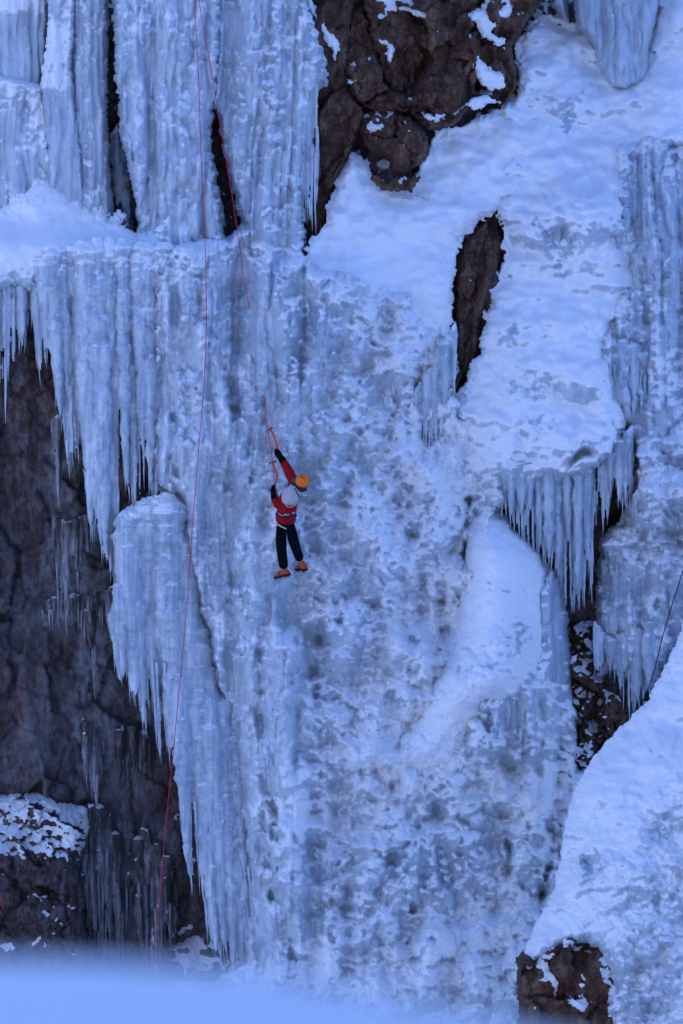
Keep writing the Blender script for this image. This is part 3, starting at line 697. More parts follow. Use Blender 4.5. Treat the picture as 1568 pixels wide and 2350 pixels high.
# ------------------------------------------------------------------ brown rocks at the top
def rock(name, poly, front, lab, seed, a=.28, cell=90, thick=.5, rw=46, snow=.62, cat='rock', grain=1.0):
    cx = sum(p[0] for p in poly) / len(poly); cy = max(p[1] for p in poly)
    o = layer(name, poly, front, d_rock(a, seed, cell, grain), mat=M_ROCK, thick=thick, rw=rw, en=4, es=18, seed=seed + 3, snow_fn=rock_snow(snow + .30, seed + 9, .42), milk=lambda U, V: 0 * U, step=2.4)
    return tag(o, lab, cat, 'brown rocks in the upper gully')
def flat(y, du=0.0, dv=0.0, u0=900, v0=200):
    return lambda U, V: y + du * (U - u0) + dv * (V - v0) + 0 * U
r_wall = rock('rock_wall', [(690, -160), (800, -160), (815, 0), (800, 100), (800, 200), (840, 260), (815, 330), (790, 390), (755, 470), (752, 530), (712, 566), (700, 530), (690, 400), (700, 200)], flat(1.02, .0010, -.0004, 740, 300),
              'dark narrow rock face dropping behind the right edge of the ice columns', 911, .3, 110, .4, 20, .75, grain=2)
r_main = rock('rock_block', [(770, -160), (1130, -160), (1105, 20), (1098, 60), (1075, 120), (1045, 170), (1010, 225), (985, 262), (940, 262), (900, 265), (855, 258), (810, 235), (782, 170), (775, 60)], flat(1.55, .0010, -.0026, 930, 150),
              'largest brown rock block with patches of snow at the top of the gully', 923, .50, 150, .7, 24, .70)
r_slab = rock('rock_block', [(930, 235), (960, 180), (1010, 110), (1060, 80), (1100, 60), (1105, 130), (1075, 200), (1058, 270), (1010, 302), (960, 296), (945, 270)], flat(1.62, .0012, -.002, 1010, 200),
              'dark overhung rock slab between the largest block and the snow slope', 937, .42, 110, .5, 22, .72)
r_right = rock('rock_block', [(1075, -160), (1262, -160), (1240, 15), (1205, 62), (1178, 108), (1188, 160), (1186, 205), (1165, 238), (1145, 247), (1125, 225), (1080, 220), (1062, 180), (1085, 100), (1090, 20)], flat(2.15, .0022, -.0022, 1130, 120),
               'brown rock block jutting into the top of the snow slope', 953, .42, 120, .6, 22, .62)
r_bould = rock('boulder', [(826, 262), (860, 252), (905, 250), (945, 266), (975, 300), (990, 335), (982, 360), (955, 388), (925, 402), (902, 400), (893, 372), (860, 352), (832, 335), (822, 300)], flat(1.05, .0004, -.001, 900, 320),
               'rounded brown boulder resting on the snow at the head of the gully', 967, .2, 110, .6, 40, .66, 'boulder')
r_small = rock('boulder', [(845, 408), (870, 400), (886, 418), (915, 404), (966, 406), (955, 425), (946, 445), (930, 438), (900, 444), (872, 436)], flat(.80, 0, -.001, 905, 420),
               'small flat brown rock poking out of snow below the rounded boulder', 971, .12, 40, .3, 18, .62, 'boulder')
r_foot = rock('rock_block', [(955, 262), (985, 252), (1020, 262), (1062, 240), (1090, 228), (1064, 262), (1050, 286), (1010, 301), (975, 300)], flat(1.35, .001, -.001, 1000, 280),
              'low wedge of brown rock with snow on top between boulder and slab', 977, .14, 50, .4, 24, .5)
r_slot = rock('rock_rib', [(1040, 560), (1062, 540), (1100, 512), (1132, 480), (1152, 470), (1150, 500), (1158, 570), (1150, 620), (1125, 680), (1114, 730), (1108, 790), (1085, 850), (1062, 880), (1044, 935), (1032, 950), (1030, 900), (1044, 840), (1044, 700)], lambda U, V: G(U, V) + .06,
              'long dark rib of bare rock splitting the snow gully from the right slope', 983, .22, 60, .5, 30, .8, grain=2.4)
# snow lying on the rocks
def snow_patch(parent, poly, front, seed, off=-.30):
    return layer('snow_patch', poly, lambda U, V: front(U, V) + off, lambda U, V, sd: .03 * fbm(U / 20, V / 16, 3, seed), thick=.22, rw=14, en=5, es=11, seed=seed, parent=parent,
                 snow_fn=lambda U, V, sd, nz: 1 + 0 * U, step=2.4, fade=6)
f_main = flat(1.55, .0010, -.0026, 930, 150); f_right = flat(2.15, .0022, -.0022, 1130, 120)
snow_patch(r_main, [(849, 47), (862, 15), (869, -60), (969, -60), (990, 0), (1006, 38), (974, 46), (934, 28), (901, 34), (884, 66), (872, 50)], f_main, 1001, -.34)
snow_patch(r_main, [(864, 80), (889, 90), (910, 110), (904, 128), (896, 146), (884, 130), (886, 107), (866, 94)], f_main, 1003)
snow_patch(r_main, [(795, 182), (815, 178), (832, 184), (815, 192), (798, 195)], f_main, 1004)
snow_patch(r_right, [(1064, 32), (1104, 15), (1134, -30), (1182, -30), (1176, 36), (1144, 50), (1129, 75), (1164, 90), (1156, 112), (1130, 100), (1104, 85), (1094, 55), (1066, 42)], f_right, 1005)
snow_patch(r_right, [(1079, 147), (1094, 122), (1116, 150), (1136, 160), (1160, 168), (1162, 206), (1119, 208), (1098, 186)], f_right, 1006)
snow_patch(r_right, [(1064, 236), (1090, 222), (1116, 214), (1156, 238), (1120, 240), (1086, 258)], f_right, 1007, -.36)
snow_patch(r_foot, [(964, 258), (1000, 262), (1036, 254), (1022, 270), (1004, 284), (979, 276)], flat(1.35, .001, -.001, 1000, 280), 1008, -.12)
snow_patch(r_bould, [(838, 295), (852, 277), (864, 284), (892, 283), (876, 298), (850, 306)], flat(1.05, .0004, -.001, 900, 320), 1009, -.12)
snow_patch(r_bould, [(866, 326), (886, 323), (910, 330), (906, 338), (884, 334)], flat(1.05, .0004, -.001, 900, 320), 1010, -.14)
snow_patch(r_wall, [(700, -40), (715, -20), (724, 10), (752, 64), (774, 84), (782, 104), (772, 148), (762, 118), (744, 92), (726, 50), (704, 20)], flat(1.02, .0010, -.0004, 740, 300), 1011, -.26)

# ------------------------------------------------------------------ icicles and hanging curtains
def interp(pl):
    xs = [p[0] for p in pl]; ys = [p[1] for p in pl]
    return lambda u: float(np.interp(u, xs, ys))

def icicle(parent, u, v0, v1, r, y, lean=0.0, mat=None, seed=0, milk=.65, blunt=.75):
    """one hanging icicle: a tapering, slightly knobbly spike of ice"""
    rng = random.Random(seed * 7919 + int(u * 31) + int(v1))
    k, n = 8, max(8, int((v1 - v0) / 9))
    ph = rng.uniform(0, 6.28); f1 = rng.uniform(.10, .2); bend = rng.gauss(0, 1.4)
    co = []
    for i in range(n + 1):
        t = i / n
        v = v0 + (v1 - v0) * t
        rr = max(r * (1 - t) ** blunt * (1 + .13 * math.sin(v * f1 + ph) + .08 * math.sin(v * .43 + ph * 2)), .25) / M
        c = at(u + lean * (v - v1) + .5 * math.sin(v * .05 + ph) + bend * (t - .5) ** 2 * 4, v, y)
        for j in range(k):
            a = 2 * math.pi * j / k
            co.append((c.x + rr * math.cos(a), c.y + rr * .9 * math.sin(a), c.z))
    fa = [(i * k + j, i * k + (j + 1) % k, (i + 1) * k + (j + 1) % k, (i + 1) * k + j) for i in range(n) for j in range(k)]
    return raw_mesh('icicle', co, fa, mat or M_ICE, parent, {'snow': np.zeros(len(co)), 'milk': np.full(len(co), milk + rng.uniform(-.2, .2))})

def curtain(name, label, top, bot, yf, n, w=(5, 13), lean=.0, mat=None, seed=0, step=1.9, short=.45, wander=2.0, ncap=24, tip=(30, 70), flat_=1.0,
            snow_bias=None, snow_t=.66, milk0=.62, group=None, cat='ice curtain', rough=.012, ir=(2.2, 4.2), taper=.5, sink=0.0):
    """fused curtain of icicles: sheet of overlapping hanging cones, and its free icicles as parts"""
    rng = random.Random(seed)
    ft, fb = interp(top), interp(bot)
    ua = max(top[0][0], bot[0][0]); ub = min(top[-1][0], bot[-1][0])
    vmin = min(p[1] for p in top) - 10; vmax = max(p[1] for p in bot) + 8
    mg = 20 + abs(lean) * (vmax - vmin)
    U, V = [a.astype(f32) for a in np.meshgrid(np.arange(ua - mg, ub + mg, step), np.arange(vmin, vmax, step))]
    H = np.zeros(U.shape, f32)
    u0 = U[0, 0]; v0_ = V[0, 0]
    tips = []
    for i in range(n):
        u = ua + (ub - ua) * (i + rng.random()) / n
        vb = fb(u)
        full = rng.random() > short
        cl = float(fbm(np.array([u / 26.0], f32), np.array([seed * 1.7], f32), 2, seed + 31)[0])
        vb = vb + cl * .16 * (ft(u) - vb) * (cl > 0)
        ve = vb - (0 if full else (vb - ft(u)) * rng.uniform(.05, .75))
        wi = (w[0] * .7 + (w[1] * 1.25 - w[0] * .7) * rng.random() ** 1.6) * (1 if full else .8)
        d0 = rng.uniform(-.5, .5) * wi / M if not full else rng.uniform(0, .7) * wi / M
        d0 += .16 * cl
        utop = u + lean * (ft(u) - ve)
        vt = ft(min(max(utop, top[0][0]), top[-1][0])) - rng.uniform(0, 8)
        if ve - vt < 12: continue
        if i % 9 == 4 and w[1] > 7 and .12 * n < i < .9 * n:
            wi = w[1] * rng.uniform(1.4, 2.2); d0 += .10
        r0 = max(int((vt - v0_) / step), 0); r1 = min(int((ve - v0_) / step) + 1, U.shape[0])
        v = V[r0:r1, 0]
        t = np.clip((v - vt) / (ve - vt), 0, 1)
        wob = fbm(v / 46 + 17 * i, np.full(v.shape, i * 3.7, f32), 3, seed)
        rad = wi * (1 - t) ** taper * (.9 + .38 * wob) * sstep(-.04, .05, t + .0001)
        uc = u + lean * (v - ve) + wander * fbm(v / 130 + 5 * i, np.full(v.shape, i * 1.3, f32), 2, seed + 1)
        c0 = max(int((uc.min() - wi * 1.4 - u0) / step), 0); c1 = min(int((uc.max() + wi * 1.4 - u0) / step) + 2, U.shape[1])
        q = rad[:, None] ** 2 - (U[r0:r1, c0:c1] - uc[:, None]) ** 2
        hh = np.where(q > 0, np.sqrt(np.maximum(q, 0)) / M * flat_ * 1.5 + max(d0, -.02) + .03, 0)
        H[r0:r1, c0:c1] = np.maximum(H[r0:r1, c0:c1], hh)
        if full: tips.append((u, ve, wi, d0))
    H = H + np.where(H > 0, rough * fbm(U / 7, V / 22, 3, seed + 3) + .5 * rough * fbm(U / 4, V / 90, 2, seed + 5), 0)
    front = yf(U, V)
    if not sink: H = H + np.where(H > .06, 1, 0) * sstep(.05, .5, fbm(U / 50, V / 70, 3, seed + 41)) * (.09 * clumps(U / 20, V / 20, seed + 42, .5) + .05 * clumps(U / 10, V / 10, seed + 43, .5))
    tv = np.interp(U[0], [p[0] for p in top], [p[1] for p in top])[None, :]
    up = sstep(-10, 150, V - tv + 40 * fbm(U / 30, V / 60, 3, seed + 21))
    Y = front - H + sink * (1 - up)
    nz = blur(normal_z(U, V, Y), 3)
    b = snow_bias(U, V) if snow_bias else 0
    snow = sstep(snow_t - .1, snow_t + .1, nz + b + .22 * fbm(U / 18, V / 18, 4, seed + 9))
    milk = milk0 + .30 * fbm(U / 26, V / 190, 3, seed + 11) + .34 * fbm(U / 6, V / 120, 3, seed + 12) - .1 - (.45 * (1 - up) if sink else 0)
    e = thing(name, label, cat, tuple(at((ua + ub) / 2, fb((ua + ub) / 2), float(np.median(front)))), group)
    grid_mesh('ice_sheet', U, V, Y, H > 0, snow, milk.astype(f32), mat or M_ICE, e)
    rng.shuffle(tips)
    for (u, ve, wi, d0) in tips[:ncap]:
        z_ = rng.random() ** 2.2
        ln = tip[0] * .5 + (tip[1] * 1.7 - tip[0] * .5) * z_; r = ir[0] * .8 + (ir[1] * 1.35 - ir[0] * .8) * (.3 * rng.random() + .7 * z_)
        yy = float(yf(np.array([[u]], f32), np.array([[ve]], f32))[0, 0]) - .02 - max(d0, 0)
        icicle(e, u + rng.uniform(-2, 2), ve - min(ln * 2.2, .55 * (ve - ft(min(max(u, top[0][0]), top[-1][0])))), ve + min(ln * .45, 30), r, yy, lean, mat, seed + 1, milk0)
    return e

CT = TPS([(0, 640, -.22), (0, 950, -.25), (190, 610, -.22), (360, 600, -.10), (200, 1300, -.30), (360, 1150, -.40), (280, 900, -.40), (190, 800, -.38), (460, 700, -.05), (460, 1100, -.1)])
HG = 'ice curtains hanging below the snow ledge'
HB = lambda U, V: sstep(650, 590, V) * .55 + blobs(U, V, [(225, 690, 30, 30, .16), (250, 800, 40, 60, .08), (330, 700, 40, 60, .16)])
curtain('ice_curtain', 'short ice curtain with one long icicle at the left edge above the bare rock', [(-150, 640), (-40, 650), (36, 655)], [(-150, 900), (-60, 930), (-20, 860), (6, 900), (14, 870), (30, 858), (36, 800)], lambda U, V: CT(U, V), 34, (5, 11), 0, seed=21, ncap=14, group=HG, snow_bias=HB)
icicle(bpy.data.objects['ice_curtain.002'] if 'ice_curtain.002' in bpy.data.objects else None, 13, 820, 972, 4.5, -.32, 0, None, 5)
curtain('ice_curtain', 'ragged strip of short icicles over the dark hollow beside the ledge', [(34, 650), (50, 660), (84, 650)], [(34, 770), (44, 800), (58, 790), (66, 740), (84, 700)], lambda U, V: CT(U, V) + .12, 14, (4, 8), 0, seed=22, ncap=10, group=HG, snow_bias=lambda U, V: HB(U, V) + .25)
curtain('ice_curtain', 'leftmost tall curtain of long pointed icicles hanging over the dark rock', [(80, 605), (120, 575), (190, 560)], [(84, 800), (92, 860), (100, 890), (108, 800), (118, 820), (128, 900), (142, 985), (158, 1075), (168, 1040), (180, 1040), (190, 940)], lambda U, V: CT(U, V), 60, (5, 13), .05, seed=23, ncap=26, group=HG, snow_bias=HB)
curtain('ice_curtain', 'longest ice curtain hanging between two others, reaching past the pillar top', [(170, 562), (230, 552), (275, 552)], [(176, 900), (190, 1000), (204, 1190), (214, 1240), (224, 1180), (234, 1265), (248, 1290), (262, 1345), (272, 1325), (282, 1090)], lambda U, V: CT(U, V) - .05, 70, (6, 15), .03, seed=24, ncap=34, group=HG, snow_bias=HB)
curtain('ice_curtain', 'wide pale ice curtain ending just above the snow topped pillar', [(258, 552), (320, 555), (385, 565), (430, 580)], [(262, 960), (276, 1060), (290, 1130), (306, 1168), (330, 1160), (350, 1150), (368, 1140), (392, 1060), (430, 1000)], lambda U, V: CT(U, V) - .02, 80, (6, 16), .02, seed=25, ncap=26, group=HG, snow_bias=HB)

FT = TPS([(300, 1180, -.45), (390, 1150, -.30), (440, 1250, .0), (470, 1400, .0), (280, 1450, -.40), (380, 1650, -.55), (500, 1560, .0), (560, 1720, -.05), (430, 1950, -.65), (540, 1950, -.50), (480, 2150, -.75), (600, 1900, -.2), (600, 2150, -.65), (350, 1400, -.55), (450, 1700, -.45)])
pil = curtain('ice_pillar', 'big snow capped pillar of fused icicles left of the red rope', [(262, 1400), (268, 1230), (290, 1172), (330, 1150), (388, 1134), (415, 1168), (436, 1210), (452, 1380), (490, 1560), (540, 1680), (600, 1840)],
              [(262, 1500), (280, 1592), (290, 1560), (302, 1624), (316, 1590), (335, 1675), (350, 1600), (368, 1735), (376, 1680), (384, 1718), (396, 1760), (404, 1790), (412, 1870), (428, 1955), (440, 2112), (452, 2040), (476, 2132), (492, 2182), (526, 2212), (560, 2222), (584, 2120), (600, 2020)],
              FT, 150, (7, 20), .055, seed=31, ncap=60, cat='ice pillar', step=2.0, snow_bias=lambda U, V: blobs(U, V, [(370, 1150, 50, 26, .6), (395, 1200, 20, 40, .25)]), milk0=.6, tip=(26, 60))
layer('snow_cap', [(292, 1178), (318, 1152), (350, 1138), (388, 1130), (410, 1152), (434, 1196), (420, 1206), (398, 1180), (372, 1172), (350, 1188), (318, 1196), (300, 1206)], lambda U, V: FT(U, V) - .40 + .0030 * (1160 - V), lambda U, V, sd: .10 * clumps(U / 24, V / 20, 61, .8), thick=.3, rw=22, en=6, es=16, seed=1100, parent=pil, snow_fn=lambda U, V, sd, nz: np.clip(1.1 - 1.2 * sstep(.1, .5, blobs(U, V, [(392, 1178, 9, 8, 1), (405, 1192, 8, 8, .9)])), 0, 1))

DT = lambda U, V: CL(U, V) - .36
DG = 'thin ice smears on the dark left wall'
def drip(lab, top, bot, n, seed, w=(3, 8), ncap=8, m0=.75, tip=(20, 46), dy=0.0, lean=.01, **k):
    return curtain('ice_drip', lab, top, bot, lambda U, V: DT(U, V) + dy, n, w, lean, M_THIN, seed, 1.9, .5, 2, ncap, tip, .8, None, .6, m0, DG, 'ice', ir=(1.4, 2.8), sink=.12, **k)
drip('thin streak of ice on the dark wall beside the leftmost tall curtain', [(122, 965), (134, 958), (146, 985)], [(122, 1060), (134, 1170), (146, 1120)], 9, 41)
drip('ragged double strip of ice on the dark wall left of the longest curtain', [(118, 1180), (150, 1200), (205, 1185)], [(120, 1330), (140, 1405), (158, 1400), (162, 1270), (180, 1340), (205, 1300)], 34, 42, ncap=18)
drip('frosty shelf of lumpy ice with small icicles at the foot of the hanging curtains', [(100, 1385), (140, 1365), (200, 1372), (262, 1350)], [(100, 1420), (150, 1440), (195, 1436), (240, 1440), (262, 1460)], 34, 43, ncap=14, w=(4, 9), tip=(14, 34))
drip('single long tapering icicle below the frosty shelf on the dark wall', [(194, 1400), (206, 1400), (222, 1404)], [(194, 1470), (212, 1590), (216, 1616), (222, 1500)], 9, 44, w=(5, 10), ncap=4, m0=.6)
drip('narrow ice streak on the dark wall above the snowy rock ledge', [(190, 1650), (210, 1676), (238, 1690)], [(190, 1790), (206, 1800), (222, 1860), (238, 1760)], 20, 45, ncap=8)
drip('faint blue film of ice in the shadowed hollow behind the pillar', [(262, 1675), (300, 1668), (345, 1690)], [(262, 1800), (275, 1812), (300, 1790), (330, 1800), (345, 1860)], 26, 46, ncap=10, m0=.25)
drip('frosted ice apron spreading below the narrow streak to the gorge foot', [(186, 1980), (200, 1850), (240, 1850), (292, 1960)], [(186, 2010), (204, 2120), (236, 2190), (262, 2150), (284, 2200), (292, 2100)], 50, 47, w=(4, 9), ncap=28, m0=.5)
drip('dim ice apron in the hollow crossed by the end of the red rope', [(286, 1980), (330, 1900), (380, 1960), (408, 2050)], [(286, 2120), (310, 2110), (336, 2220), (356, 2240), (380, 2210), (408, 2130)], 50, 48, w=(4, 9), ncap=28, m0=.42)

# right hand curtains
SG = 'icicle fringes on the right hand slope'
curtain('icicle_fringe', 'wide fringe of grey icicles under the bulging snow lip beside the snow cone', [(1140, 1075), (1200, 1065), (1280, 1065), (1340, 1055), (1374, 1040)], [(1140, 1140), (1180, 1200), (1220, 1262), (1255, 1290), (1285, 1330), (1300, 1380), (1315, 1400), (1332, 1380), (1345, 1330), (1360, 1270), (1374, 1250)], lambda U, V: .26 + .0004 * (V - 1090) + .0008 * (U - 1250), 96, (4, 9), 0, seed=51, ncap=50, group=SG, milk0=.40, tip=(30, 80), snow_bias=lambda U, V: sstep(1120, 1095, V) * .4)
curtain('icicle_fringe', 'short dark tipped icicles right of the wide grey fringe', [(1372, 1075), (1400, 1040), (1452, 980)], [(1372, 1215), (1384, 1200), (1398, 1185), (1404, 1090), (1414, 1085), (1420, 1150), (1440, 1180), (1452, 1120)], lambda U, V: .30 + .0004 * (V - 1050) + 0 * U, 36, (4, 9), 0, seed=52, ncap=24, group=SG, milk0=.42, snow_bias=lambda U, V: blobs(U, V, [(1390, 1050, 20, 20, .2)]))
curtain('icicle_fringe', 'small row of icicles below the upper rounded snow lobe', [(1256, 520), (1330, 535), (1400, 525), (1450, 470)], [(1256, 580), (1300, 572), (1380, 572), (1430, 575), (1450, 520)], lambda U, V: G(U, V) - .06, 48, (5, 10), 0, seed=53, ncap=10, group=SG, milk0=.45, tip=(8, 20), snow_bias=lambda U, V: blobs(U, V, [(1300, 525, 50, 14, .4)]))
curtain('icicle_fringe', 'blue icicles where the frozen waterfall meets the snow below the slot', [(952, 900), (990, 850), (1020, 790), (1046, 740)], [(952, 985), (972, 1000), (1000, 1018), (1030, 1020), (1040, 930), (1046, 860)], lambda U, V: G(U, V) - .16, 42, (4, 9), 0, seed=54, ncap=22, group=SG, milk0=.45, snow_bias=lambda U, V: sstep(900, 850, V) * .2)
curtain('icicle_fringe', 'grey icicles hanging from the buttress beside the rounded snow lobe', [(1400, 800), (1430, 780), (1500, 820)], [(1400, 860), (1425, 930), (1445, 960), (1470, 950), (1500, 900)], lambda U, V: G(U, V) - .12, 40, (5, 10), 0, seed=55, ncap=16, group=SG, milk0=.40)
curtain('icicle_fringe', 'row of icicles under the buttress above the dark hollow behind the near bank', [(1362, 1430), (1400, 1470), (1450, 1450), (1520, 1420)], [(1362, 1560), (1376, 1570), (1390, 1500), (1410, 1545), (1440, 1640), (1460, 1600), (1490, 1600), (1520, 1500)], lambda U, V: G(U, V) - .10, 50, (5, 12), 0, seed=56, ncap=22, group=SG, milk0=.45, snow_bias=lambda U, V: blobs(U, V, [(1420, 1470, 60, 30, .3)]))
curtain('icicle_fringe', 'thin icicles along the right edge of the ice columns beside the rock face', [(690, 200), (708, 205), (730, 190)], [(690, 440), (702, 470), (712, 500), (722, 508), (730, 400)], lambda U, V: .55 - .0003 * V + 0 * U, 16, (3, 7), 0, seed=57, ncap=14, milk0=.6, group='ice columns above the snow ledge')
curtain('icicle_fringe', 'sparse long icicles over the dark hole between snow cone and buttress', [(1290, 1200), (1330, 1200), (1366, 1200)], [(1290, 1300), (1310, 1380), (1330, 1410), (1350, 1350), (1366, 1400)], lambda U, V: .45 + 0 * U, 9, (2.5, 4.5), 0, seed=58, ncap=9, group=SG, milk0=.45)

# rock ledge with snow, lower left, and snowed-over stones in the right hand hole
LT = TPS([(0, 1815, .70), (190, 1840, .72), (0, 1880, .45), (0, 1950, .15), (190, 1950, .2), (0, 2010, .02), (0, 2250, -.05), (190, 2200, .1), (-150, 1950, .1), (-150, 1815, .6)])
ledge = layer('rock_ledge', [(-160, 1825), (0, 1816), (60, 1810), (112, 1822), (160, 1842), (198, 1850), (208, 1880), (196, 1930), (186, 1968), (198, 2010), (192, 2100), (205, 2200), (190, 2290), (-160, 2290)], LT, d_rock(.20, 71, 60), mat=M_WALL, thick=.7, rw=40, en=5, seed=1200, milk=lambda U, V: .9 * np.exp(-((U - 0) / 6) ** 2 - ((V - 2072) / 14) ** 2),
              snow_fn=lambda U, V, sd, nz: np.clip(sstep(-.05, .1, sstep(1985, 1950, V + 20 * fbm(U / 30, V / 30, 3, 1203)) * .75 - .55 + .55 * fbm(U / 20, V / 12, 4, 1201) + .6 * (nz - .35) + sstep(110, 170, U) * .25)
                                                   + sstep(.3, .6, blobs(U, V, [(150, 1952, 34, 8, 1), (100, 2105, 12, 12, .9), (14, 2160, 20, 10, 1), (82, 2168, 9, 9, .9), (84, 2062, 5, 10, .8), (62, 2052, 5, 5, .7)]) * (1 + .6 * fbm(U / 9, V / 8, 3, 1205))), 0, 1))
tag(ledge, 'dark rock ledge topped with patchy snow at the lower left', 'rock ledge')
stones = layer('rock_outcrop', [(1290, 1450), (1330, 1420), (1366, 1432), (1372, 1540), (1420, 1600), (1450, 1640), (1440, 1670), (1400, 1705), (1350, 1790), (1280, 1800), (1290, 1640)], lambda U, V: G(U, V) + .42, d_rock(.4, 81, 60), mat=M_ROCK, thick=.5, rw=30, en=6, seed=1220, milk=lambda U, V: 0 * U,
               snow_fn=lambda U, V, sd, nz: sstep(.4, .55, nz + .6 * fbm(U / 26, V / 26, 5, 1222) + blobs(U, V, [(1335, 1480, 30, 60, .4), (1300, 1700, 50, 60, .7), (1385, 1620, 18, 50, -.3), (1440, 1640, 20, 60, -.6), (1350, 1560, 20, 16, -.5), (1390, 1600, 24, 40, .2)])))
tag(stones, 'snow dusted dark stones in the hollow behind the near snow bank', 'rock')

# ------------------------------------------------------------------ plain materials for the climber's things
def plain(name, col, rough=.7, spec=.3, metal=0.0, var=.25, scale=14):
    m, t, b = nodes(name)
    n = noise(t, (1, 1, 1), scale, 4, .6)
    t.links.new(mixc(t, maprange(t, n, .3, .7, 0, 1), tuple(c * (1 - var) for c in col), tuple(min(1, c * (1 + var)) for c in col)), b.inputs['Base Color'])
    b.inputs['Roughness'].default_value = rough; b.inputs['Specular IOR Level'].default_value = spec; b.inputs['Metallic'].default_value = metal
    bp = t.nodes.new('ShaderNodeBump'); bp.inputs['Strength'].default_value = .6; bp.inputs['Distance'].default_value = .02 if scale < 40 else .004
    t.links.new(n, bp.inputs['Height']); t.links.new(bp.outputs[0], b.inputs['Normal'])
    return m
RED = plain('red_jacket_cloth', (.30, .006, .012), .8, .1)
BLACK = plain('black_trouser_cloth', (.004, .005, .008), .95, .05)
GLOVE = plain('black_glove', (.004, .0045, .005), .9, .08)
ORANGE = plain('orange_shell', (.90, .17, .008), .5, .3, var=.06)
BOOT = plain('orange_boot_leather', (.48, .085, .012), .7)
GREYC = plain('pale_grey_cloth', (.42, .43, .44), .8, var=.12)
DGREY = plain('dark_grey_cloth', (.060, .060, .068), .8)
NAVY = plain('navy_cloth', (.014, .017, .035), .8)
SKIN = plain('skin', (.55, .34, .26), .6, var=.08)
STEEL = plain('dark_steel', (.06, .06, .07), .35, .5, .8)
WEB = plain('pale_webbing', (.50, .48, .46), .8)
SHAFT = plain('orange_red_shaft', (.62, .07, .02), .4, .5)
GRIP = plain('black_rubber_grip', (.015, .013, .015), .7)
ROPE = plain('red_rope', (.55, .03, .07), .8, var=.35, scale=120)
ROPEB = plain('dark_blue_rope', (.016, .022, .060), .8, var=.35, scale=120)

def frame(d):
    d = d.normalized()
    a = Vector((0, 0, 1)) if abs(d.z) < .9 else Vector((1, 0, 0))
    x = d.cross(a).normalized()
    return x, d.cross(x).normalized()

def tube_geo(pts, rad, k=8, flat=1.0):
    """swept tube through points with end caps"""
    co, fa = [], []
    n = len(pts)
    for i, p in enumerate(pts):
        d = (pts[min(i + 1, n - 1)] - pts[max(i - 1, 0)])
        x, y = frame(d)
        r = rad[i] if hasattr(rad, '__len__') else rad
        for j in range(k):
            a = 2 * math.pi * j / k
            co.append(p + x * (r * math.cos(a)) + y * (r * flat * math.sin(a)))
    for i in range(n - 1):
        for j in range(k):
            fa.append((i * k + j, i * k + (j + 1) % k, (i + 1) * k + (j + 1) % k, (i + 1) * k + j))
    for e, i in ((pts[0], 0), (pts[-1], n - 1)):
        c = len(co); co.append(e.copy())
        for j in range(0, k): fa.append((i * k + j, i * k + (j + 1) % k, c, c))
    return co, fa

def smooth_path(pts, m=6):
    """Catmull-Rom through the points"""
    out = []
    n = len(pts)
    for i in range(n - 1):
        p0, p1, p2, p3 = pts[max(i - 1, 0)], pts[i], pts[i + 1], pts[min(i + 2, n - 1)]
        for j in range(m):
            t = j / m
            out.append(.5 * (2 * p1 + (p2 - p0) * t + (2 * p0 - 5 * p1 + 4 * p2 - p3) * t * t + (3 * p1 - p0 - 3 * p2 + p3) * t ** 3))
    out.append(pts[-1].copy())
    return out

def ell_geo(c, ax, rs, n=12, m=8, lat0=-math.pi / 2):
    """ellipsoid (or cap of one) about three axes"""
    co, fa = [], []
    for i in range(m + 1):
        la = lat0 + (math.pi / 2 - lat0) * i / m
        for j in range(n):
            a = 2 * math.pi * j / n
            co.append(c + ax[0] * (rs[0] * math.cos(la) * math.cos(a)) + ax[1] * (rs[1] * math.cos(la) * math.sin(a)) + ax[2] * (rs[2] * math.sin(la)))
    for i in range(m):
        for j in range(n):
            fa.append((i * n + j, i * n + (j + 1) % n, (i + 1) * n + (j + 1) % n, (i + 1) * n + j))
    return co, fa

def solid(name, geos, mat, parent=None, label=None):
    bm_co, bm_fa = [], []
    for co, fa in geos:
        o = len(bm_co)
        bm_co += [tuple(c) for c in co]
        bm_fa += [tuple(dict.fromkeys(i + o for i in f)) for f in fa]
    me = bpy.data.meshes.new(name)
    org = Vector((0, 0, 0))
    if parent is None:
        org = Vector((sum(c[0] for c in bm_co) / len(bm_co), sum(c[1] for c in bm_co) / len(bm_co), min(c[2] for c in bm_co)))
        bm_co = [(c[0] - org.x, c[1] - org.y, c[2] - org.z) for c in bm_co]
    me.from_pydata(bm_co, [], bm_fa)
    me.polygons.foreach_set('use_smooth', [True] * len(me.polygons))
    me.materials.append(mat)
    o = link(name, me, None, parent)
    o.location = org
    if label: o['label'] = label
    return o

def skin(name, verts, edges, radii, mat, parent=None, lev=2):
    me = bpy.data.meshes.new(name)
    me.from_pydata([tuple(v) for v in verts], edges, [])
    me.materials.append(mat)
    o = link(name, me, None, parent)
    md = o.modifiers.new('skin', 'SKIN'); md.use_smooth_shade = True; md.branch_smoothing = .6
    if not me.skin_vertices: me.skin_vertices.new() if hasattr(me.skin_vertices, 'new') else None
    sv = me.skin_vertices[0].data
    for i, r in enumerate(radii):
        sv[i].radius = r if isinstance(r, tuple) else (r, r)
        sv[i].use_root = (i == 0)
    sb = o.modifiers.new('smooth', 'SUBSURF'); sb.levels = lev; sb.render_levels = lev
    return o

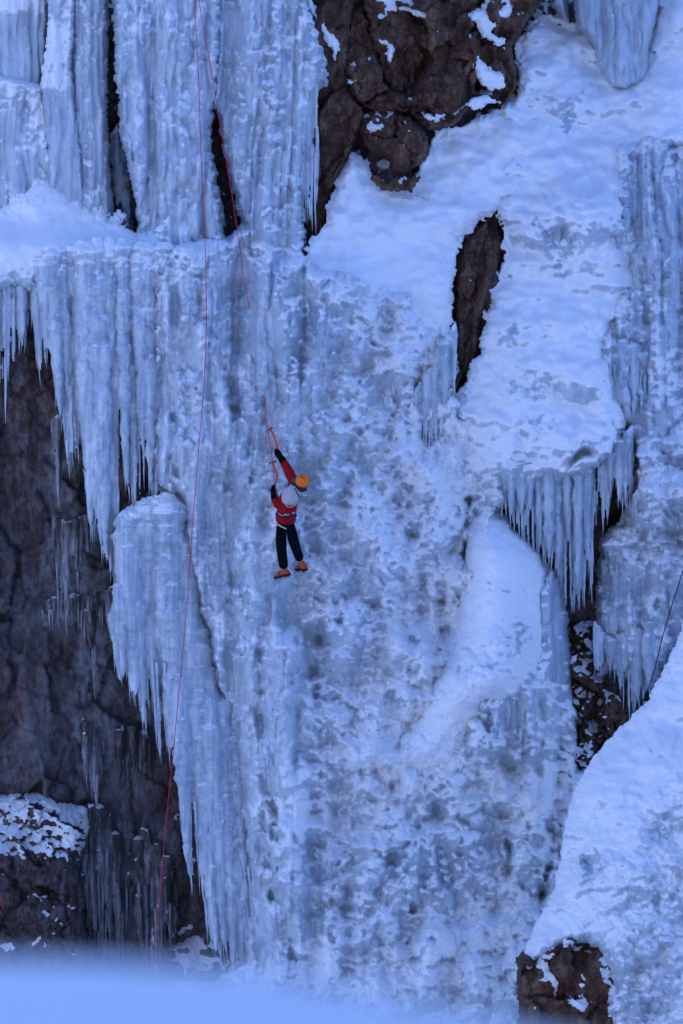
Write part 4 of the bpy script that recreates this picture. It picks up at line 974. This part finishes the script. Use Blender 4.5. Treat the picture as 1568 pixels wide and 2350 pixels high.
# ------------------------------------------------------------------ the climber
def cuv(cx, cy): return cx * .1843 + 571.7, 922.9 + cy * .1843
FW = 'frozen_waterfall'
S0 = min(surf(FW, u, v) for u in range(636, 700, 8) for v in range(1100, 1330, 10))
S0 = .5 * S0 + .5 * (sum(surf(FW, u, v) for u in range(636, 700, 8) for v in range(1100, 1330, 10)) / (8 * 23))
def cw(cx, cy, dy):
    u, v = cuv(cx, cy)
    return at(u, v, S0 + dy)
def onice(cx, cy, dy=0.0):
    u, v = cuv(cx, cy)
    return at(u, v, surf(FW, u, v) + dy)

climber = thing('person', 'ice climber in a red jacket and orange helmet hanging from two ice axes', 'person', tuple(cw(430, 2190, -.3)))
P_ = {
    'pelvis': cw(455, 1490, -.36), 'waist': cw(462, 1390, -.37), 'chest': cw(505, 1240, -.38), 'upper': cw(540, 1130, -.36), 'neck': cw(585, 1050, -.36),
    'sr': cw(562, 1000, -.32), 'er': cw(490, 850, -.27), 'wr': cw(412, 716, -.22), 'hr': cw(352, 628, -.19),
    'sl': cw(470, 1130, -.28), 'el': cw(368, 1312, -.32), 'wl': cw(320, 1185, -.24), 'hl': cw(304, 1085, -.20),
    'hipl': cw(402, 1560, -.36), 'kl': cw(400, 1800, -.27), 'al': cw(436, 2085, -.27), 'hipr': cw(508, 1560, -.36), 'kr': cw(570, 1780, -.27), 'ar': cw(645, 1990, -.28),
    'head': cw(655, 985, -.38), 'crown': cw(690, 930, -.38),
}
H = lambda *k: [P_[i] for i in k]
skin('body', H('pelvis', 'waist', 'chest', 'upper', 'neck', 'head', 'crown', 'sr', 'er', 'wr', 'hr', 'sl', 'el', 'wl', 'hl', 'hipl', 'kl', 'al', 'hipr', 'kr', 'ar'),
     [(0, 1), (1, 2), (2, 3), (3, 4), (4, 5), (5, 6), (3, 7), (7, 8), (8, 9), (9, 10), (3, 11), (11, 12), (12, 13), (13, 14), (0, 15), (15, 16), (16, 17), (0, 18), (18, 19), (19, 20)],
     [.11, .11, .12, .11, .055, .088, .07, .06, .045, .034, .03, .06, .045, .034, .03, .08, .055, .042, .08, .055, .042], SKIN, climber)
# face, turned up and left towards the tools
hx = Vector((-.62, .62, .48)).normalized(); hu = Vector((.42, -.50, .75)); hu = (hu - hx * hu.dot(hx)).normalized(); hs = hx.cross(hu)
hc = P_['head']
solid('nose', [ell_geo(hc + hx * .098 - hu * .015, (hs, hu, hx), (.014, .022, .022), 8, 6)], SKIN, climber)
for sgn in (-1, 1): solid('eye', [ell_geo(hc + hx * .088 + hu * .02 + hs * (.032 * sgn), (hs, hu, hx), (.013, .008, .008), 8, 6)], NAVY, climber)
solid('mouth', [ell_geo(hc + hx * .086 - hu * .055, (hs, hu, hx), (.022, .006, .008), 8, 6)], plain('lips', (.35, .12, .10)), climber)
skin('jacket', [cw(455, 1530, -.36), cw(456, 1455, -.365)] + H('waist', 'chest', 'upper', 'neck', 'sr', 'er', 'wr', 'sl', 'el', 'wl'), [(0, 1), (1, 2), (2, 3), (3, 4), (4, 5), (4, 6), (6, 7), (7, 8), (4, 9), (9, 10), (10, 11)],
     [.155, .178, .172, .165, .135, .078, .092, .082, .062, .092, .094, .066], RED, climber)
skin('trousers', [cw(455, 1500, -.36), cw(457, 1400, -.365)] + H('hipl', 'kl', 'al', 'hipr', 'kr', 'ar'), [(0, 1), (0, 2), (2, 3), (3, 4), (0, 5), (5, 6), (6, 7)], [.176, .150, .112, .090, .078, .112, .086, .072], BLACK, climber)
# jacket back, shoulder, collar
cx_, cz_ = Vector((1, 0, 0)), Vector((0, 0, 1)); cy_ = Vector((0, 1, 0))
ra = math.radians(-24); pa = cx_ * math.cos(ra) + cz_ * math.sin(ra); pb = -cx_ * math.sin(ra) + cz_ * math.cos(ra)
solid('back_panel', [ell_geo(cw(522, 1168, -.435), (pa, cy_, pb), (.142, .118, .176), 18, 14)], GREYC, climber)
solid('shoulder_panel', [ell_geo(cw(568, 990, -.35), (pa, cy_, pb), (.062, .08, .088), 12, 10)], DGREY, climber)
solid('collar', [tube_geo(smooth_path([cw(522, 1000, -.38), cw(560, 1045, -.43), cw(620, 1078, -.46), cw(680, 1090, -.45), cw(708, 1084, -.42)], 4), [.026 + .014 * math.sin(math.pi * i / 16) for i in range(17)])], NAVY, climber)
solid('shoulder_strap', [tube_geo(smooth_path([cw(560, 1070, -.51), cw(588, 1105, -.545), cw(612, 1150, -.54), cw(632, 1195, -.50)], 4), .009, 6)], NAVY, climber)
solid('panel_piping', [tube_geo(smooth_path([cw(512, 1020, -.45), cw(545, 1065, -.50), cw(600, 1095, -.525)], 4), .007, 6), tube_geo(smooth_path([cw(425, 1215, -.48), cw(455, 1270, -.50), cw(490, 1305, -.515), cw(540, 1300, -.53), cw(600, 1260, -.50)], 4), .007, 6)], WEB, climber)
# helmet
hp = Vector((.44, -.52, .74)).normalized(); h1 = hp.cross(Vector((0, 1, 0))).normalized(); h2 = hp.cross(h1).normalized()
hcen = cw(662, 985, -.40)
hel = solid('helmet', [ell_geo(hcen, (h1, h2, hp), (.108, .122, .125), 20, 10, -.35)], ORANGE, climber)
solid('helmet_rim', [tube_geo([hcen - hp * .045 + h1 * (.106 * math.cos(a)) + h2 * (.120 * math.sin(a)) for a in [2 * math.pi * i / 20 for i in range(21)]], .009, 6)], NAVY, hel)
for (vx, vy, L) in ((648, 910, .017), (667, 927, .019), (687, 945, .019), (699, 976, .014), (655, 940, .012)):
    d = (cw(vx, vy, -.40) - hcen); d = Vector((d.x, 0, d.z))
    ox = d.dot(h1) / .108; dz_ = Vector((0, 0, 0))
    # walk out along the view line until the shell is reached
    for k in range(60):
        q = d + Vector((0, -.14 + .0025 * k, 0))
        e = (q.dot(h1) / .108) ** 2 + (q.dot(h2) / .122) ** 2 + (q.dot(hp) / .125) ** 2
        if e <= 1.0: break
    nrm = (h1 * (q.dot(h1) / .108 ** 2) + h2 * (q.dot(h2) / .122 ** 2) + hp * (q.dot(hp) / .125 ** 2)).normalized()
    t1 = (Vector((.75, 0, -.66)) - nrm * nrm.dot(Vector((.75, 0, -.66)))).normalized()
    solid('vent', [ell_geo(hcen + q, (t1, nrm.cross(t1), nrm), (L, .007, .004), 8, 6)], NAVY, hel)
# harness
wc = cw(462, 1402, -.37)
har = solid('harness', [tube_geo([wc + cx_ * (.148 * math.cos(a)) + cy_ * (.172 * math.sin(a)) + cz_ * (-.012 * math.cos(a)) for a in [2 * math.pi * i / 24 for i in range(25)]], .024, 8)], NAVY, climber)
solid('buckle', [tube_geo([cw(440, 1395, -.565), cw(470, 1405, -.57), cw(500, 1398, -.565)], .013, 6)], WEB, har)
solid('buckle', [tube_geo([cw(540, 1385, -.53), cw(572, 1372, -.49)], .011, 6)], WEB, har)
solid('gear_loop', [tube_geo(smooth_path([cw(365, 1385, -.50), cw(400, 1408, -.545), cw(440, 1412, -.56)], 4), .006, 6)], WEB, har)
solid('leg_loop', [tube_geo(smooth_path([cw(330, 1510, -.44), cw(370, 1530, -.50), cw(420, 1558, -.50), cw(462, 1576, -.46)], 4), .012, 6)], WEB, har)
ck = cw(590, 1488, -.40)
solid('carabiner', [tube_geo([ck + cx_ * (.016 * math.cos(a)) + cz_ * (.032 * math.sin(a)) for a in [2 * math.pi * i / 14 for i in range(15)]], .006, 6)], STEEL, har)
# gloves: cuff, palm and five fingers closed round the shaft
def glove(hand, wrist, axis, side):
    ax = axis.normalized(); w_ = (wrist - hand); w_ = w_.normalized()
    out = w_.cross(ax).normalized() * side
    back = (w_ - ax * w_.dot(ax)).normalized()
    geos = [tube_geo(smooth_path([wrist + w_ * .055, wrist, hand + w_ * .05, hand + back * .018], 4), [.058, .062, .064, .064, .062, .060, .056, .053, .052, .052, .054, .054, .05])]
    for i in range(4):
        c = hand + ax * (.040 - .026 * i)
        L = (.028, .031, .030, .026)[i]
        pts = [c + back * L + out * .016, c + out * (L + .006), c - back * L + out * .010, c - back * (L * .9) - out * .016, c - out * .024 + back * .004]
        geos.append(tube_geo(smooth_path(pts, 3), [.0165] * 4 + [.0155] * 4 + [.0145] * 4 + [.012], 7))
    th = [hand + back * .03 - out * .022 + ax * .005, hand - out * .036 + ax * .030, hand - back * .018 - out * .026 + ax * .050, hand - back * .034 - out * .004 + ax * .055]
    geos.append(tube_geo(smooth_path(th, 3), [.018] * 4 + [.016] * 3 + [.015] * 2 + [.012], 7))
    return solid('glove', geos, GLOVE, climber)
glove(P_['hr'], P_['wr'], cw(352, 560, -.19) - P_['hr'], 1)
glove(P_['hl'], P_['wl'], cw(330, 1000, -.19) - P_['hl'], 1)
# boots with crampons
def boot(heel, toe, ankle):
    ax = (toe - heel); L = ax.length; ax.normalize()
    up = (ankle - (heel * .7 + toe * .3)); up = (up - ax * up.dot(ax)).normalized(); sd = ax.cross(up)
    secs = ((0, .032, .052), (.06, .040, .075), (.22, .044, .095), (.42, .044, .085), (.62, .050, .066), (.82, .048, .052), (.95, .034, .042), (1, .016, .03))
    co, fa, k = [], [], 12
    for (t, wd, ht) in secs:
        for j in range(k):
            a = 2 * math.pi * j / k
            co.append(heel + ax * (L * t) + up * (ht * .5 + ht * .5 * math.sin(a)) + sd * (wd * math.cos(a)))
    for i in range(len(secs) - 1):
        for j in range(k): fa.append((i * k + j, i * k + (j + 1) % k, (i + 1) * k + (j + 1) % k, (i + 1) * k + j))
    fa.append(tuple(range(k))); fa.append(tuple(range((len(secs) - 1) * k, len(secs) * k)))
    a0 = heel + ax * (L * .25) + up * .05
    b = solid('boot', [(co, fa), tube_geo([a0, a0 * .5 + ankle * .5, ankle], [.050, .052, .056])], BOOT, climber)
    def slab(ts, lo, hi, g):
        co, fa = [], []
        for (t, wd) in ts:
            for z in (lo, hi):
                for s_ in (-1, 1): co.append(heel + ax * (L * t) + up * z + sd * (wd * g * s_))
        for i in range(len(ts) - 1):
            q = i * 4
            for f in ((0, 1, 5, 4), (2, 3, 7, 6), (0, 2, 6, 4), (1, 3, 7, 5)): fa.append(tuple(q + x for x in f))
        fa.append((0, 1, 3, 2)); e = (len(ts) - 1) * 4; fa.append((e, e + 1, e + 3, e + 2))
        return co, fa
    ts = ((-.02, .03), (.1, .043), (.3, .044), (.45, .040), (.65, .053), (.85, .050), (1.02, .024))
    solid('sole', [slab(ts, -.016, .016, 1)], GRIP, b)
    geos = [slab(((-.03, .03), (.12, .045), (.30, .045)), -.026, -.016, 1.0), slab(((.55, .050), (.75, .054), (1.0, .035)), -.026, -.016, 1.0), slab(((.28, .012), (.57, .012)), -.024, -.017, 1)]
    for t in (.0, .14, .27, .56, .72, .88):
        for s_ in (-1, 1):
            p = heel + ax * (L * t) + up * -.022 + sd * (.042 * s_)
            geos.append(tube_geo([p, p - up * .038 + ax * (.006 if t > .5 else -.004)], [.009, .0015], 5))
    for s_ in (-1, 1):
        p = heel + ax * (L * .96) + up * -.020 + sd * (.018 * s_)
        geos.append(tube_geo([p, p + ax * .05 - up * .006], [.009, .002], 5))
    solid('crampon', geos, STEEL, b)
    st = heel + ax * (L * .55) + up * .02
    solid('strap', [tube_geo([st + sd * (.053 * math.cos(a)) + up * (.058 * math.sin(a)) for a in [math.pi * i / 8 for i in range(9)]], .008, 6)], GRIP, b)
    return b
boot(cw(505, 2140, -.30), cw(320, 2178, -.16), P_['al'])
boot(cw(712, 2080, -.30), cw(585, 2068, -.17), P_['ar'])
# ice axes, each held and so a thing of its own
def ice_axe(label, pts, pick, adze, tail):
    e = thing('ice_axe', label, 'ice axe', tuple(tail), 'ice axes in the climber\'s hands')
    path = smooth_path(pts, 5)
    n = len(path)
    solid('shaft', [tube_geo(path, .0125, 8, 1.3)], SHAFT, e)
    solid('grip', [tube_geo(smooth_path([pts[-1], pts[-1] * .4 + tail * .6, tail], 4), .0165, 8)], GRIP, e)
    hd = pts[0]
    solid('pick', [tube_geo(smooth_path([hd, hd * .45 + pick * .55 + Vector((0, 0, .012)), pick], 4), [.015, .0145, .014, .0135, .012, .010, .008, .006, .003], 6)], STEEL, e)
    solid('hammer', [tube_geo([hd, hd * .3 + adze * .7, adze], [.012, .014, .017], 6)], STEEL, e)
ice_axe('upper ice axe with orange red curved shaft in the raised glove', [cw(256, 340, -.16), cw(300, 395, -.19), cw(330, 470, -.20), cw(350, 560, -.195), cw(352, 600, -.19)], onice(214, 392, .03), cw(292, 318, -.18), cw(346, 690, -.18))
ice_axe('lower ice axe with salmon orange curved shaft in the glove beside the chest', [cw(300, 748, -.15), cw(312, 800, -.18), cw(343, 880, -.20), cw(345, 960, -.20), cw(325, 1020, -.20)], onice(240, 782, .03), cw(332, 740, -.17), cw(298, 1150, -.19))

# ------------------------------------------------------------------ ropes
def rope(label, pts, r, mat, group=None, m=10):
    o = solid('climbing_rope', [tube_geo(smooth_path([at(*p) for p in pts], m), r, 6)], mat)
    return tag(o, label, 'rope', group)
rope('long red rope hanging from the top past the ledge and pillar into the gorge', [(444, -170, -.3), (447, 0, -.3), (456, 180, -.3), (463, 400, -.35), (471, 560, -.85), (474, 700, -1.15), (473, 780, -1.25), (467, 900, -1.35), (452, 1080, -1.4), (441, 1220, -1.4), (425, 1440, -1.42), (405, 1650, -1.45), (397, 1740, -1.45), (385, 1850, -1.45), (366, 2070, -1.45), (352, 2200, -1.45), (346, 2300, -1.45)], .0068, ROPE, 'red ropes on the ice')
hn = cuv(478, 1480)
def onr(u, v, d): return (u, v, surf(FW, u, v) + d)
rope('red rope slanting down over the narrow dark gap to the climber', [(440, -170, .2), (457, 0, .1), (488, 180, .0), (520, 370, -.05), (533, 450, -.1), (545, 530, -.2), (558, 620, -.42), onr(570, 695, -.05), onr(575, 722, .04), onr(586, 790, .10), onr(598, 870, .10), onr(605, 905, .05), (609, 940, S0 - .25), (615, 985, S0 - .28), (622, 1030, S0 - .30), (627, 1075, S0 - .33), (638, 1150, S0 - .30), (650, 1188, S0 - .26)], .0068, ROPE, 'red ropes on the ice')
rope('dark blue rope running down behind the nearer snow bank at the right edge', [(1600, 1200, -1.0), (1567, 1312, -1.0), (1542, 1390, -1.0), (1520, 1465, -1.0), (1504, 1530, -1.0), (1488, 1580, -1.0), (1466, 1630, -1.0), (1440, 1690, -1.0)], .0095, ROPEB)
